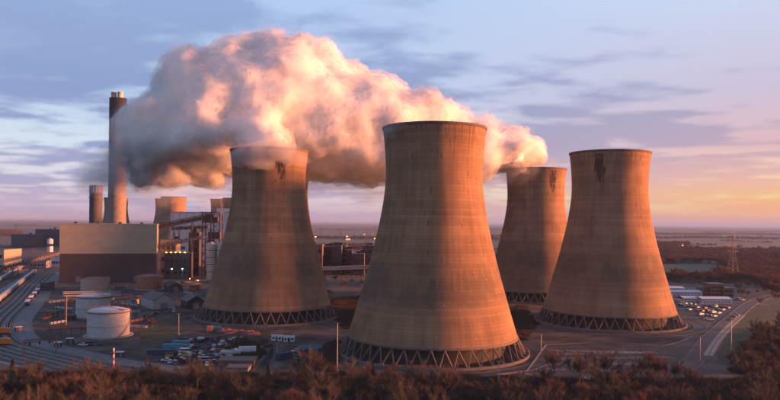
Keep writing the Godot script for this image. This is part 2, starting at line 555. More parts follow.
func build_towers():
	var skins := [concrete_skin(21, Color(0.242, 0.15, 0.09)), concrete_skin(64, Color(0.248, 0.15, 0.086))]
	var rim_m := mottled("rim_concrete", Color(0.05, 0.043, 0.038), Color(0.17, 0.145, 0.12), 20.0)
	var inner := mottled("wet_concrete", Color(0.15, 0.11, 0.08), Color(0.23, 0.165, 0.115), 30.0)
	var leg_m := mottled("column_concrete", Color(0.1, 0.075, 0.06), Color(0.17, 0.13, 0.105), 14.0)
	var pond_m := mottled("pond_wall", Color(0.08, 0.066, 0.056), Color(0.15, 0.125, 0.105), 18.0)
	var fill_shade_m := mottled("cooling_fill", Color(0.045, 0.04, 0.034), Color(0.085, 0.074, 0.062), 6.0)  # fill toned dark: stands in for shade inside the open base
	var prof := []
	for i in 61:
		var y := lerpf(LINTEL, TOWER_H, i / 60.0)
		prof.append([shell_radius(y), y, 1.0 - i / 60.0])
	var sst := lathe(prof, 128, true)
	sst.generate_normals()
	var shell := sst.commit()
	var inside := []
	for i in 12:
		var y := lerpf(TOWER_H, LINTEL, i / 11.0)
		inside.append([shell_radius(y) - lerpf(0.4, 0.9, i / 11.0), y])
	inside.append([43.2, LINTEL - 0.02])
	var ist := lathe(inside, 96)
	ist.generate_normals()
	var lining := ist.commit()
	var rst := lathe([[shell_radius(112.8) + 0.02, 112.8], [26.62, 112.9], [26.75, 113.0], [26.8, 114.05], [26.0, 114.1], [25.95, 112.6]], 128)
	rst.generate_normals()
	var rim := rst.commit()
	var bst := lathe([[43.0, LINTEL - 0.5], [43.4, LINTEL - 0.45], [43.4, LINTEL + 0.6], [43.0, LINTEL + 0.95]], 128)
	bst.generate_normals()
	var beam := bst.commit()
	var pst := lathe([[49.2, 0.0], [49.1, 1.3], [48.4, 1.35], [48.3, 0.2], [20.0, 0.15]], 96)
	pst.generate_normals()
	var pond := pst.commit()
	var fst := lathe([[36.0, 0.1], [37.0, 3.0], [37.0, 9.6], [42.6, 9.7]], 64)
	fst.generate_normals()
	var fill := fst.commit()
	var legs := []
	for s in [-1.0, 1.0]:
		var st := new_st()
		var turn: float = s * TAU / 88.0
		bar(st, Vector3(0, 0.2, 47.4), Vector3(sin(turn) * 43.3, LINTEL - 0.3, cos(turn) * 43.3), 0.48)
		st.generate_normals()
		legs.append(st.commit())
	var foot_st := new_st()
	box(foot_st, Vector3(0, 0.7, 47.5), Vector3(2.2, 1.3, 1.6))
	foot_st.generate_normals()
	var foot := foot_st.commit()
	# x, depth, turn of the shell (degrees), how much of the foot can be seen, label
	var list := [
		[22.3, 353.7, -50.0, true, "largest cooling tower, orange sunlight down one flank, no steam in front of its rim"],
		[148.0, 466.0, 148.0, true, "cooling tower with a clear dark rim standing beside the marked car park"],
		[128.8, 611.0, 202.0, true, "cooling tower behind two others with steam pouring from its rim"],
		[-83.5, 475.0, 208.0, true, "shaded cooling tower whose rim is veiled by drifting steam"],
		[-100.0, 627.0, 90.0, false, "cooling tower hidden behind the shaded tower with the veiled rim"],
		[22.0, 732.0, 40.0, false, "cooling tower directly behind the largest one"],
		[-459.0, 1463.0, 60.0, false, "distant sunlit cooling tower beside the white boiler house"],
		[-518.0, 1600.0, 20.0, false, "distant grey cooling tower half hidden by a sunlit tower"],
		[-626.0, 1576.0, 100.0, false, "distant cooling tower standing behind the tall chimney"],
		[-385.0, 1580.0, 10.0, false, "distant cooling tower rising over the white boiler house roof"],
		[-338.0, 1500.0, 30.0, false, "distant cooling tower beside the shaded tower's edge, above the coal conveyor"]]
	for at in list.size():
		var q: Array = list[at]
		var t := thing("cooling_tower", q[4], "cooling tower", Vector3(q[0], 0, -q[1]), 0.0, "cooling towers of the power station")
		var s := place("shell", shell, skins[0 if at in [2, 3, 6, 8] else 1], t)
		s.rotation_degrees.y = q[2]
		place("lining", lining, inner, t)
		place("rim", rim, rim_m, t)
		place("ring_beam", beam, leg_m, t)
		if q[3]:
			place("pond", pond, pond_m, t)
			place("cooling_fill", fill, fill_shade_m, t)
			for k in 44:
				for j in 2:
					var l := place("column", legs[j], leg_m, t)
					l.rotation.y = TAU * k / 44.0
				place("footing", foot, pond_m, t).rotation.y = TAU * k / 44.0
		else:
			place("pond", pond, pond_m, t)

# ---------- works buildings ----------
func block(parent: Node3D, called: String, mid: Vector3, size: Vector3, m: Material, turn := 0.0) -> MeshInstance3D:
	var st := new_st()
	box(st, mid, size, Basis(Vector3.UP, turn))
	return part(called, st, m, parent)

# Vertical-ribbed sheet cladding.
func cladding(key: String, c: Color) -> StandardMaterial3D:
	if mats.has(key):
		return mats[key]
	var m := mottled(key, c * 0.9, c * 1.08, 60.0, 0.6)
	return m

func lamp(at: Vector3, tall: float, c: Color, energy: float, label: String, group: String, base_y := 0.0):
	var t := thing("floodlight", label, "lamp", at, 0.0, group)
	var st := new_st()
	tube(st, Vector3(0, base_y, 0), Vector3(0, tall, 0), 0.14, 0.09, 6)
	part("pole", st, mat("lamp_steel", Color(0.2, 0.2, 0.2), 0.5, 0.5), t)
	st = new_st()
	box(st, Vector3(0, tall + 0.25, 0), Vector3(1.1, 0.5, 0.7))
	part("housing", st, mat("lamp_steel", Color(0.2, 0.2, 0.2), 0.5, 0.5), t)
	var key := "glow_" + c.to_html()
	if not mats.has(key):
		var g := mat(key, c, 0.5)
		g.emission_enabled = true
		g.emission = c
		g.emission_energy_multiplier = 2.0
	st = new_st()
	box(st, Vector3(0, tall + 0.25, 0.42), Vector3(0.95, 0.5, 0.12))
	part("lamp_glass", st, mats[key], t)
	var l := OmniLight3D.new()
	l.name = "lamp_light"
	l.light_color = c
	l.light_energy = energy
	l.light_size = 0.3
	l.omni_range = 120.0
	l.omni_attenuation = 2.0
	l.shadow_enabled = true
	l.position = Vector3(0, tall + 0.2, 0.9)
	t.add_child(l)

func pole_lamp(base: Vector3, tall: float, label: String):
	var t := thing("lamp_mast", label, "lamp post", base)
	var st := new_st()
	tube(st, Vector3.ZERO, Vector3(0, tall, 0), 0.3, 0.16, 8)
	part("mast", st, mat("galvanised", Color(0.28, 0.265, 0.25), 0.55, 0.3), t)
	st = new_st()
	box(st, Vector3(0, 0.35, 0), Vector3(1.1, 0.7, 1.1))
	part("plinth", st, mat("plinth", Color(0.25, 0.24, 0.22)), t)
	st = new_st()
	box(st, Vector3(0, tall + 0.05, 0), Vector3(1.6, 0.16, 0.2))
	part("cross_arm", st, mat("galvanised", Color(0.28, 0.265, 0.25)), t)
	for s in [-0.7, 0.7]:
		st = new_st()
		box(st, Vector3(s, tall + 0.2, 0.15), Vector3(0.55, 0.28, 0.6))
		part("lamp_head", st, mat("lamp_steel", Color(0.2, 0.2, 0.2)), t)

# A steel lattice gantry with sloping chords carrying an enclosed conveyor.
func conveyor(called: String, label: String, a: Vector3, b: Vector3, high: float, deep: float, skin: Material, steel: Material, legs: Array):
	var t := thing(called, label, "conveyor")
	var d := (b - a).normalized()
	var side := d.cross(Vector3.UP).normalized() * deep / 2.0
	var up := Vector3(0, high, 0)
	var st := new_st()
	var n := int(a.distance_to(b) / (high * 1.25))
	for s in [-1.0, 1.0]:
		var o: Vector3 = side * s
		bar(st, a + o, b + o, 0.55)
		bar(st, a + o + up, b + o + up, 0.55)
		for k in n:
			var p := a.lerp(b, float(k) / n) + o
			var q := a.lerp(b, float(k + 1) / n) + o
			bar(st, p, p + up, 0.32)
			bar(st, p if k % 2 else p + up, q + up if k % 2 else q, 0.3)
	part("truss", st, steel, t)
	st = new_st()
	var x := d
	var z := side.normalized()
	var y := z.cross(x).normalized()
	box(st, (a + b) / 2.0 + up * 0.45, Vector3(a.distance_to(b), high * 0.62, deep * 0.8), Basis(x, y, z))
	part("belt_housing", st, skin, t)
	for f in legs:
		var p := a.lerp(b, f)
		st = new_st()
		for s in [-1.0, 1.0]:
			bar(st, Vector3(p.x, 0, p.z) + side * s * 1.5, p + side * s, 0.6)
		for k in 3:
			var y0 := p.y * k / 3.0
			var y1 := p.y * (k + 1) / 3.0
			bar(st, Vector3(p.x, y0, p.z) - side * lerpf(1.5, 1.0, k / 3.0), Vector3(p.x, y1, p.z) + side * lerpf(1.5, 1.0, (k + 1) / 3.0), 0.35)
		part("trestle", st, steel, t)
	return t

func storage_tank(label: String, mid: Vector3, r: float, h: float, m: Material, roof_m: Material, wind: bool):
	var t := thing("storage_tank", label, "tank", mid, rng.randf() * 0.5)
	var n := int(h / 2.4)
	var st: SurfaceTool
	for k in n:   # courses of plate, each a hand's width proud of the next
		var rr := r + (0.03 if k % 2 else 0.0)
		st = lathe([[rr, h * k / n + 0.01], [rr, h * (k + 1) / n]], 48)
		part("plate_course", st, m, t)
	st = lathe([[r + 0.05, h], [r * 0.55, h + r * 0.1], [0.01, h + r * 0.14]], 48)
	part("roof", st, roof_m, t)
	st = lathe([[r + 2.2, 0.03], [r + 2.0, 0.5], [r, 0.55]], 48)
	part("plinth", st, mottled("tank_plinth", Color(0.2, 0.17, 0.13), Color(0.32, 0.28, 0.22), 8.0), t)
	if wind:
		st = lathe([[r, h * 0.93], [r + 0.55, h * 0.93], [r + 0.55, h * 0.96], [r, h * 0.96]], 48)
		part("wind_girder", st, mat("girder_red", Color(0.2, 0.09, 0.07)), t)
		st = lathe([[r, h * 0.42], [r + 0.3, h * 0.42], [r + 0.3, h * 0.44], [r, h * 0.44]], 48)
		part("wind_girder", st, mat("tank_band", Color(0.3, 0.3, 0.31)), t)
	st = new_st()
	for k in 40:
		var a := TAU * k / 40.0
		var b := TAU * (k + 1) / 40.0
		var p := Vector3(sin(a) * r, h, cos(a) * r)
		var q := Vector3(sin(b) * r, h, cos(b) * r)
		bar(st, p, p + Vector3(0, 1.1, 0), 0.07)
		bar(st, p + Vector3(0, 1.1, 0), q + Vector3(0, 1.1, 0), 0.07)
		bar(st, p + Vector3(0, 0.55, 0), q + Vector3(0, 0.55, 0), 0.05)
	part("handrail", st, mat("girder_red", Color(0.2, 0.09, 0.07)), t)
	st = new_st()
	for k in 24:   # stair winding up the wall
		var a := 0.6 + 1.3 * k / 24.0
		var y := h * (k + 0.5) / 24.0
		box(st, Vector3(sin(a) * (r + 0.6), y, cos(a) * (r + 0.6)), Vector3(0.9, 0.14, 1.1), Basis(Vector3.UP, a))
	part("stair", st, mat("stair_steel", Color(0.16, 0.15, 0.15), 0.6, 0.3), t)
	st = new_st()
	bar(st, Vector3(0, h + r * 0.15, 0), Vector3(sin(0.9) * r, h + 0.5, cos(0.9) * r), 0.7, 0.25)
	tube(st, Vector3(0, h + r * 0.12, 0), Vector3(0, h + r * 0.12 + 1.6, 0), 0.5, 0.5, 10)
	part("roof_walk", st, mat("stair_steel", Color(0.16, 0.15, 0.15)), t)

# A plain industrial block with parapet, window bands and a door.
func works_block(called: String, label: String, px0: float, px1: float, top: float, base_y: float, deep: float, m: Material, wm: Material, rows: int, cols: int, turn := 0.0, extra := 0, d := 0.0) -> Node3D:
	var a := ground_at(px0, base_y) if d <= 0 else point_at(px0, base_y, d)
	var b := ground_at(px1, base_y) if d <= 0 else point_at(px1, base_y, d)
	b = Vector3(b.x, 0, a.z)
	a.y = 0
	var depth := -a.z
	var wide := absf(b.x - a.x)
	var h := point_at((px0 + px1) / 2.0, top, depth).y
	var t := thing(called, label, "building", (a + b) / 2.0 - Vector3(0, 0, deep / 2.0), turn)
	block(t, "wall", Vector3(0, h / 2.0, 0), Vector3(wide, h, deep), m)
	block(t, "roof", Vector3(0, h + 0.35, 0), Vector3(wide + 0.5, 0.7, deep + 0.5), mat("roof_edge", Color(0.12, 0.11, 0.11)))
	for r in rows:
		for c in cols:
			var w := block(t, "window", Vector3((c + 0.5) / cols * wide * 0.92 - wide * 0.46, h * (r + 0.55) / (rows + 0.2), deep / 2.0 + 0.06), Vector3(wide / cols * 0.6, h / (rows + 1) * 0.42, 0.16), wm)
			if wide > 60.0:
				w.set_meta("kind", "thing")
	for k in extra:
		var u := rng.randf_range(-0.4, 0.4) * wide
		var s := rng.randf_range(2.0, 5.0)
		block(t, "roof_plant", Vector3(u, h + 0.7 + s / 2.0, rng.randf_range(-0.3, 0.3) * deep), Vector3(s * 1.6, s, s * 1.3), wm)
	return t

func build_works():
	var steel := mottled("rust_steel", Color(0.045, 0.026, 0.02), Color(0.13, 0.075, 0.055), 12.0)
	var grey := cladding("grey_sheet", Color(0.2, 0.2, 0.22))
	var white := cladding("white_sheet", Color(0.46, 0.46, 0.5))
	var dark := cladding("dark_sheet", Color(0.05, 0.045, 0.05))
	var glass := mat("dark_glass", Color(0.025, 0.028, 0.032), 0.15)
	var brick := mottled("brick", Color(0.12, 0.06, 0.045), Color(0.22, 0.115, 0.085), 20.0)
	big_shed()
	chimneys()
	# white boiler house with conveyors in front
	var bh := thing("boiler_house", "long white boiler house behind the coal conveyors", "building", Vector3(-308, 0, -1150))
	block(bh, "wall", Vector3(0, 39, 0), Vector3(96, 78, 60), white)
	block(bh, "roof", Vector3(0, 78.4, 0), Vector3(97, 0.8, 61), mat("roof_edge", Color(0.12, 0.11, 0.11)))
	block(bh, "roof_house", Vector3(34, 82, 0), Vector3(22, 6.4, 30), white)
	for k in 9:
		block(bh, "cladding_band", Vector3(-44 + k * 11, 39, 30.2), Vector3(0.7, 77, 0.4), grey)
	for k in 3:
		block(bh, "louvre", Vector3(-30 + k * 24, 20 + k * 6, 30.25), Vector3(12, 5, 0.5), glass)
	# upper conveyor from behind the beige building up to the transfer tower
	conveyor("coal_conveyor", "long sloping covered conveyor bridge climbing to the transfer tower", point_at(157, 229, 800), point_at(214, 217.5, 800), 5.5, 5.0, mottled("belt_skin", Color(0.05, 0.035, 0.03), Color(0.12, 0.08, 0.065), 14.0), steel, [0.3, 0.62])
	conveyor("coal_conveyor", "level conveyor bridge below the sloping one, against the boiler house", point_at(172, 230, 830), point_at(208, 228.5, 830), 4.0, 4.5, mottled("belt_skin", Color.WHITE, Color.WHITE, 14.0), steel, [0.2, 0.8])
	conveyor("coal_conveyor", "low sloping conveyor rising from the wall of the beige building", point_at(158, 248, 760), point_at(205, 238.5, 770), 4.0, 4.0, grey, steel, [0.35, 0.7])
	# transfer tower
	var tt := thing("transfer_tower", "rusty open steel transfer tower where the conveyors meet", "tower", point_at(212, 270, 800) * Vector3(1, 0, 1))
	var st: SurfaceTool
	for x in [-10.0, 0.0, 10.0]:
		for z in [-7.0, 7.0]:
			st = new_st()
			bar(st, Vector3(x, 0, z), Vector3(x, 74, z), 1.1)
			part("post", st, steel, tt)
	for k in 8:
		st = new_st()
		var y := 9.0 + k * 9.0
		box(st, Vector3(0, y, 0), Vector3(21.5, 0.5, 15.5))
		part("deck", st, steel, tt)
		st = new_st()
		for x in [-10.0, 0.0]:
			bar(st, Vector3(x, y - 9, 7), Vector3(x + 10, y, 7), 0.45)
			bar(st, Vector3(x + 10, y - 9, 7), Vector3(x, y, 7), 0.45)
		part("cross_brace", st, steel, tt)
	block(tt, "drive_house", Vector3(-1, 66, 0), Vector3(17, 7, 12), mottled("belt_skin", Color.WHITE, Color.WHITE, 14.0))
	block(tt, "drive_house", Vector3(3, 48, 0), Vector3(13, 8, 12), dark)
	block(tt, "roof", Vector3(-1, 74.6, 0), Vector3(23, 1.2, 17), steel)
	# two pale silos in front of it
	for k in 2:
		var sp: Vector3 = point_at([211.5, 222.0][k], 272, 770) * Vector3(1, 0, 1)
		var so := thing("silo", ["pale steel silo under the rusty transfer tower", "pale steel silo squeezed between transfer tower and cooling tower"][k], "silo", sp)
		st = lathe([[5.6, 0.0], [5.6, 38.0], [5.2, 39.5], [0.05, 42.0]], 24)
		part("wall", st, cladding("silo_skin", Color(0.4, 0.34, 0.3)), so)
		for j in 4:
			st = lathe([[5.62, 8.0 + j * 8], [5.85, 8.0 + j * 8], [5.85, 8.6 + j * 8], [5.62, 8.6 + j * 8]], 24)
			part("hoop", st, steel, so)
	# cluster of lower blocks under the conveyors
	var wins := glass
	works_block("pump_house", "dark works block with a row of yellow lamps along its top", 164, 189, 253.5, 279, 18, dark, wins, 2, 5)
	works_block("switch_house", "long white low building at the foot of the transfer tower", 192, 229, 267, 276, 14, white, wins, 0, 0)
	works_block("works_block", "narrow dark tower block beside the sunlit silos", 188, 199, 233, 276, 12, dark, wins, 4, 2, 0.0, 2)
	works_block("works_block", "grey works block tucked behind the row of yellow lamps", 160, 176, 240, 274, 20, grey, wins, 3, 3, 0.0, 1, 790)
	for k in 5:
		lamp(point_at(166.5 + k * 4.6, 253, 770) * Vector3(1, 0, 1), point_at(166.5 + k * 4.6, 252.6, 770).y, Color(1.0, 0.72, 0.25), 14.0, "small yellow lamp in the row above the dark pump house", "yellow lamps in a row above the pump house", 27.0)
	for k in 2:
		var q := point_at([172.0, 182.5][k], 269, 744)
		lamp(q * Vector3(1, 0, 1), q.y, Color(0.95, 0.95, 1.0), 18.0, "white floodlight low in front of the dark pump house", "white floodlights before the pump house")
	for q in [[83, 283.5, 740], [107, 283.5, 738], [190, 279, 735], [198, 281, 715]]:
		var p := point_at(q[0], q[1], q[2])
		lamp(p * Vector3(1, 0, 1), maxf(p.y, 3.0), Color(1.0, 0.5, 0.12), 14.0, "small orange lamp on a post near the foot of the beige building", "orange lamps round the beige building")
	for q in [[347, 236.5, 1000], [315.5, 237, 1050], [374.5, 238.5, 900]]:
		var p := point_at(q[0], q[1], q[2])
		lamp(p * Vector3(1, 0, 1), p.y, Color(1.0, 0.68, 0.2), 30.0, "bright yellow floodlight on a tall post above the brick boiler blocks", "tall yellow floodlights over the brick blocks")
	# brick and steel blocks seen between the two nearest towers
	var wall_m := [brick, steel, brick, dark, brick, grey]
	var bl := [[311, 322, 245, 276, 26, 0, 3, 2], [322, 332, 247, 275, 30, 1, 4, 2], [331.5, 341, 246, 274, 24, 3, 4, 3], [340.5, 347, 248, 275, 20, 2, 5, 1], [346, 352, 250.5, 275, 30, 0, 6, 2], [352, 364, 254, 274, 22, 1, 2, 4], [362, 377, 246, 271, 26, 3, 3, 3], [326, 338, 266, 279, 12, 5, 1, 4]]
	for k in bl.size():
		var q: Array = bl[k]
		var o := works_block("boiler_block", ["brick boiler block pressed against the shaded cooling tower", "rusty steel boiler block next to the shaded tower", "dark boiler block with many small openings", "slim brick stair tower between boiler blocks", "brick block with stacked bright window bands", "low rusty steel block with a pale roof", "dark block partly behind the largest cooling tower", "small grey annexe in front of the rusty boiler block"][k], q[0], q[1], q[2], q[3], q[4], wall_m[q[5]], glass, q[6], q[7], 0.0, 2, 840.0 + (k * 37) % 60)
		if q[6] > 3:
			for j in q[6]:
				block(o, "balcony", Vector3(0, 4.5 + j * 5.0, q[4] / 2.0 + 0.9), Vector3(6, 0.4, 1.6), steel)
	var pb := thing("pipe_bridge", "long pale pipe bridge in front of the brick boiler blocks", "pipe bridge")
	var p0 := point_at(323, 270, 800)
	var p1 := point_at(369, 268.5, 800)
	st = new_st()
	for k in 3:
		tube(st, p0 + Vector3(0, k * 1.6, 0), p1 + Vector3(0, k * 1.6, 0), 0.75, 0.75, 8)
	part("pipes", st, cladding("pipe_lagging", Color(0.42, 0.36, 0.33)), pb)
	for k in 9:
		st = new_st()
		var p := p0.lerp(p1, (k + 0.5) / 9.0)
		bar(st, Vector3(p.x, 0, p.z), p + Vector3(0, 4.6, 0), 0.6)
		part("stanchion", st, steel, pb)
	# tanks
	var tank_m := mottled("tank_paint", Color(0.33, 0.33, 0.34), Color(0.46, 0.455, 0.45), 16.0, 0.7)
	var rust := mottled("rust_paint", Color(0.22, 0.09, 0.055), Color(0.44, 0.2, 0.12), 9.0)
	var roof_pale := mottled("frosted_roof", Color(0.5, 0.5, 0.54), Color(0.66, 0.66, 0.7), 12.0)
	var g := ground_at(105.5, 336.5)
	storage_tank("big pale grey storage tank beside the curving site road, clear of the pipe gantry", Vector3(g.x, 0, g.z - 4.0), 11.2, 14.5, tank_m, roof_pale, true)
	g = ground_at(91.5, 317)
	storage_tank("pale grey storage tank between the red-railed tank and the pipe gantry", Vector3(g.x, 0, g.z - 4.0), 11.5, 14.2, tank_m, roof_pale, true)
	g = ground_at(93, 292.5)
	storage_tank("pale tank with a rusty top close to the beige building", Vector3(g.x, 0, g.z - 4.0), 12.0, 12.0, mottled("tank_old", Color(0.32, 0.23, 0.18), Color(0.48, 0.36, 0.29), 14.0), rust, false)
	g = ground_at(148, 289.5)
	storage_tank("rust-red storage tank standing apart beside the grey gabled shed", Vector3(g.x, 0, g.z - 4.0), 11.8, 12.5, rust, rust, false)
	# pipe gantry with tall red post
	var pg := thing("pipe_gantry", "long pale pipe gantry on a tall red post over the tanks", "gantry")
	var q0 := point_at(66, 296, 425)
	var q1 := point_at(120, 295, 455)
	st = new_st()
	bar(st, q0 + Vector3(-2, 0, 0), q1, 0.5)
	bar(st, q0 + Vector3(-2, 1.6, 0), q1 + Vector3(0, 1.6, 0), 0.4)
	for k in 22:
		var p := q0.lerp(q1, k / 21.0)
		bar(st, p, p + Vector3(0, 2.6, 0), 0.2)
	part("truss", st, mat("gantry_pale", Color(0.4, 0.38, 0.38)), pg)
	st = new_st()
	bar(st, q0 + Vector3(-2, 2.6, 0), q1 + Vector3(0, 2.6, 0), 0.18)
	part("handrail", st, mat("gantry_pale", Color(0.4, 0.38, 0.38)), pg)
	for f in [0.0, 0.98]:
		st = new_st()
		var p: Vector3 = q0.lerp(q1, f)
		bar(st, Vector3(p.x, 0, p.z), p, 0.9)
		part("post", st, mottled("red_post", Color(0.2, 0.1, 0.08), Color(0.34, 0.19, 0.15), 6.0), pg)
	# gabled sheds
	gable_shed("grey gabled shed with a roller door in its end wall", ground_at(164, 309), 16.0, 30.0, 6.5, 4.5, 0.62, cladding("shed_wall", Color(0.34, 0.32, 0.31)), cladding("shed_roof", Color(0.07, 0.068, 0.07)))
	gable_shed("dark gabled shed at the foot of the shaded tower", ground_at(196, 309), 13.0, 22.0, 5.5, 4.0, 0.5, dark, cladding("shed_roof", Color(0.07, 0.068, 0.07)))
	gable_shed("brown low shed behind the grey gabled one", ground_at(176, 292), 12.0, 26.0, 5.0, 3.5, 0.5, mottled("belt_skin", Color.WHITE, Color.WHITE, 14.0), steel)
	# far left works
	works_block("coal_shed", "broad dark coal shed on the horizon beside the beige building", 35, 63, 229.5, 246, 60, dark, glass, 0, 0, 0.0, 3)
	works_block("coal_shed", "lower dark shed next to the broad coal shed", 11, 36, 234.5, 247, 50, dark, glass, 0, 0, 0.0, 1)
	works_block("beige_block", "beige block standing behind the rows of hopper wagons", -12, 5, 250, 272, 40, cladding("beige_sheet", Color(0.36, 0.29, 0.225)), glass, 2, 3)
	works_block("loading_shed", "pale roofed loading shed spanning the tracks", 20, 48, 261, 268, 14, grey, glass, 1, 6)
	works_block("loading_shed", "white low shed behind the site road", 50, 62, 257, 267, 20, white, glass, 1, 4)
	conveyor("coal_conveyor", "long conveyor crossing over the tracks towards the coal sheds", point_at(-4, 272, 730), point_at(62, 254, 900), 4.5, 4.5, grey, steel, [0.25, 0.5, 0.75])
	conveyor("coal_conveyor", "thin far conveyor running level before the coal sheds", point_at(-6, 250, 1300), point_at(62, 245.5, 1250), 4.5, 5.0, dark, steel, [0.2, 0.4, 0.6, 0.8])
	for q in [[50, 252, 239.5, 5.5, "white silo in front of the dark coal sheds"], [29, 247, 237, 7.0, "small sunlit round tank before the lower coal shed"]]:
		var p := ground_at(q[0], q[1])
		var so := thing("silo", q[4], "silo", p)
		var h: float = point_at(q[0], q[2], -p.z).y
		st = lathe([[q[3], 0.0], [q[3], h], [0.05, h + 3.0]], 24)
		part("wall", st, white if q[0] > 40 else cladding("silo_skin", Color.WHITE), so)
		st = lathe([[q[3] + 0.02, h * 0.5], [q[3] + 0.3, h * 0.5], [q[3] + 0.3, h * 0.52], [q[3] + 0.02, h * 0.52]], 24)
		part("hoop", st, steel, so)
	# pipe racks and small plant among the tanks
	var clutter := [[120, 322], [128, 316], [136, 325], [142, 318], [131, 331], [118, 330], [70, 320], [58, 327], [66, 334], [52, 316], [112, 303], [124, 299], [133, 304], [58, 305], [48, 322], [140, 300], [128, 308], [183, 285], [195, 290], [205, 283], [170, 286], [212, 291], [188, 296], [120, 290], [72, 303], [64, 312]]
	for k in clutter.size():
		var p := ground_at(clutter[k][0], clutter[k][1])
		var o := thing("pipe_rack" if k % 3 else "plant_cabin", "low steel pipe rack on the ground between tanks and sheds" if k % 3 else "small flat-roofed plant cabin between tanks and sheds", "pipe rack" if k % 3 else "cabin", p, rng.randf() * 3.0, "pipe racks round the tanks" if k % 3 else "plant cabins round the tanks")
		if k % 3:
			st = new_st()
			var l := rng.randf_range(10.0, 22.0)
			for j in 4:
				tube(st, Vector3(-l / 2, 2.6 + 0.7 * (j / 2), -0.6 + 1.1 * (j % 2)), Vector3(l / 2, 2.6 + 0.7 * (j / 2), -0.6 + 1.1 * (j % 2)), 0.26, 0.26, 6)
			part("pipes", st, [steel, mat("gantry_pale", Color.WHITE), mat("girder_red", Color.WHITE)][k % 3], o)
			for j in 4:
				st = new_st()
				for s in [-1.0, 1.0]:
					bar(st, Vector3(-l / 2 + l * (j + 0.5) / 4.0, 0, s), Vector3(-l / 2 + l * (j + 0.5) / 4.0, 3.9, s), 0.24)
				bar(st, Vector3(-l / 2 + l * (j + 0.5) / 4.0, 2.3, -1), Vector3(-l / 2 + l * (j + 0.5) / 4.0, 2.3, 1), 0.24)
				part("portal", st, steel, o)
		else:
			var s := rng.randf_range(0.8, 1.5)
			block(o, "wall", Vector3(0, 1.6 * s, 0), Vector3(7 * s, 3.2 * s, 4 * s), [brick, grey, dark][(k / 3) % 3])
			block(o, "roof", Vector3(0, 3.3 * s, 0), Vector3(7.5 * s, 0.25, 4.5 * s), mat("roof_edge", Color.WHITE))
			block(o, "door", Vector3(1.5 * s, 1.1, 2 * s + 0.03), Vector3(1.1, 2.2, 0.1), glass)

func gable_shed(label: String, at: Vector3, wide: float, long: float, eave: float, rise: float, turn: float, wall_m: Material, roof_m: Material):
	var t := thing("gabled_shed", label, "shed", at, turn)
	var st := new_st()
	var w := wide / 2.0
	var b := Vector3(0, 0, -long)
	var p := [Vector3(-w, 0, 0), Vector3(-w, eave, 0), Vector3(0, eave + rise, 0), Vector3(w, eave, 0), Vector3(w, 0, 0)]
	for k in 4:
		if k == 0 or k == 3:
			quad(st, p[k] + b, p[k + 1] + b, p[k + 1], p[k])
	quad(st, p[0], p[1], p[3], p[4])
	tri(st, p[1], p[2], p[3])
	quad(st, p[4] + b, p[3] + b, p[1] + b, p[0] + b)
	tri(st, p[3] + b, p[2] + b, p[1] + b)
	part("wall", st, wall_m, t)
	for s in [-1.0, 1.0]:
		st = new_st()
		var a := Vector3(s * (w + 0.4), eave - 0.1, 0.5)
		var c := Vector3(0, eave + rise + 0.12, 0.5)
		var dir := (c - a).normalized()
		box(st, (a + c) / 2.0 + Vector3(0, 0.15, -long / 2.0 - 0.5), Vector3(a.distance_to(c), 0.2, long + 1.4), Basis(dir, Vector3(0, 0, 1).cross(dir), Vector3(0, 0, 1)))
		part("roof_slope", st, roof_m, t)
	block(t, "roller_door", Vector3(0, 2.3, 0.06), Vector3(wide * 0.32, 4.6, 0.14), mat("roller_door", Color(0.16, 0.16, 0.17)))

func big_shed():
	var a := ground_at(62.0, 282.0)
	var d := -a.z - 6.0
	var left := Vector3(a.x, 0, -d)
	var turn := deg_to_rad(17.0)
	var t := thing("fuel_store", "huge flat-roofed store, beige above and dark brown below", "building", left, turn)
	# front runs to +X of its own axes
	var wide := 94.0
	var h := 60.0
	var split := 29.5
	var upper := cladding("beige_cladding", Color(0.42, 0.335, 0.235))
	var lower := cladding("brown_cladding", Color(0.078, 0.045, 0.039))
	block(t, "lower_wall", Vector3(wide / 2, split / 2, -35), Vector3(wide, split, 70), lower)
	block(t, "upper_wall", Vector3(wide / 2, (split + h) / 2, -35), Vector3(wide + 0.3, h - split, 70.3), upper)
	block(t, "coping", Vector3(wide / 2, h + 0.35, -35), Vector3(wide + 0.9, 0.7, 70.9), mat("coping", Color(0.4, 0.33, 0.26)))
	# standing seams of the cladding sheets
	var seam := new_st()
	box(seam, Vector3(0, (split + h) / 2, 0.16), Vector3(0.16, h - split - 0.1, 0.05))
	seam.generate_normals()
	var seam_up := seam.commit()
	seam = new_st()
	box(seam, Vector3(0, split / 2, 0.02), Vector3(0.16, split - 0.1, 0.05))
	seam.generate_normals()
	var seam_low := seam.commit()
	for k in 30:
		place("seam", seam_up, upper, t, Vector3(1.5 + k * 3.05, 0, 0))
		place("seam", seam_low, lower, t, Vector3(1.5 + k * 3.05, 0, 0))
	for k in 3:
		block(t, "door", Vector3(18 + k * 28, 3, 0.1), Vector3(5, 6, 0.3), mat("roller_door", Color(0.16, 0.16, 0.17)))
	for k in 4:
		block(t, "roof_vent", Vector3(12 + k * 22, h + 1.5, -20), Vector3(3, 2.2, 3), mat("roof_edge", Color(0.12, 0.11, 0.11)))

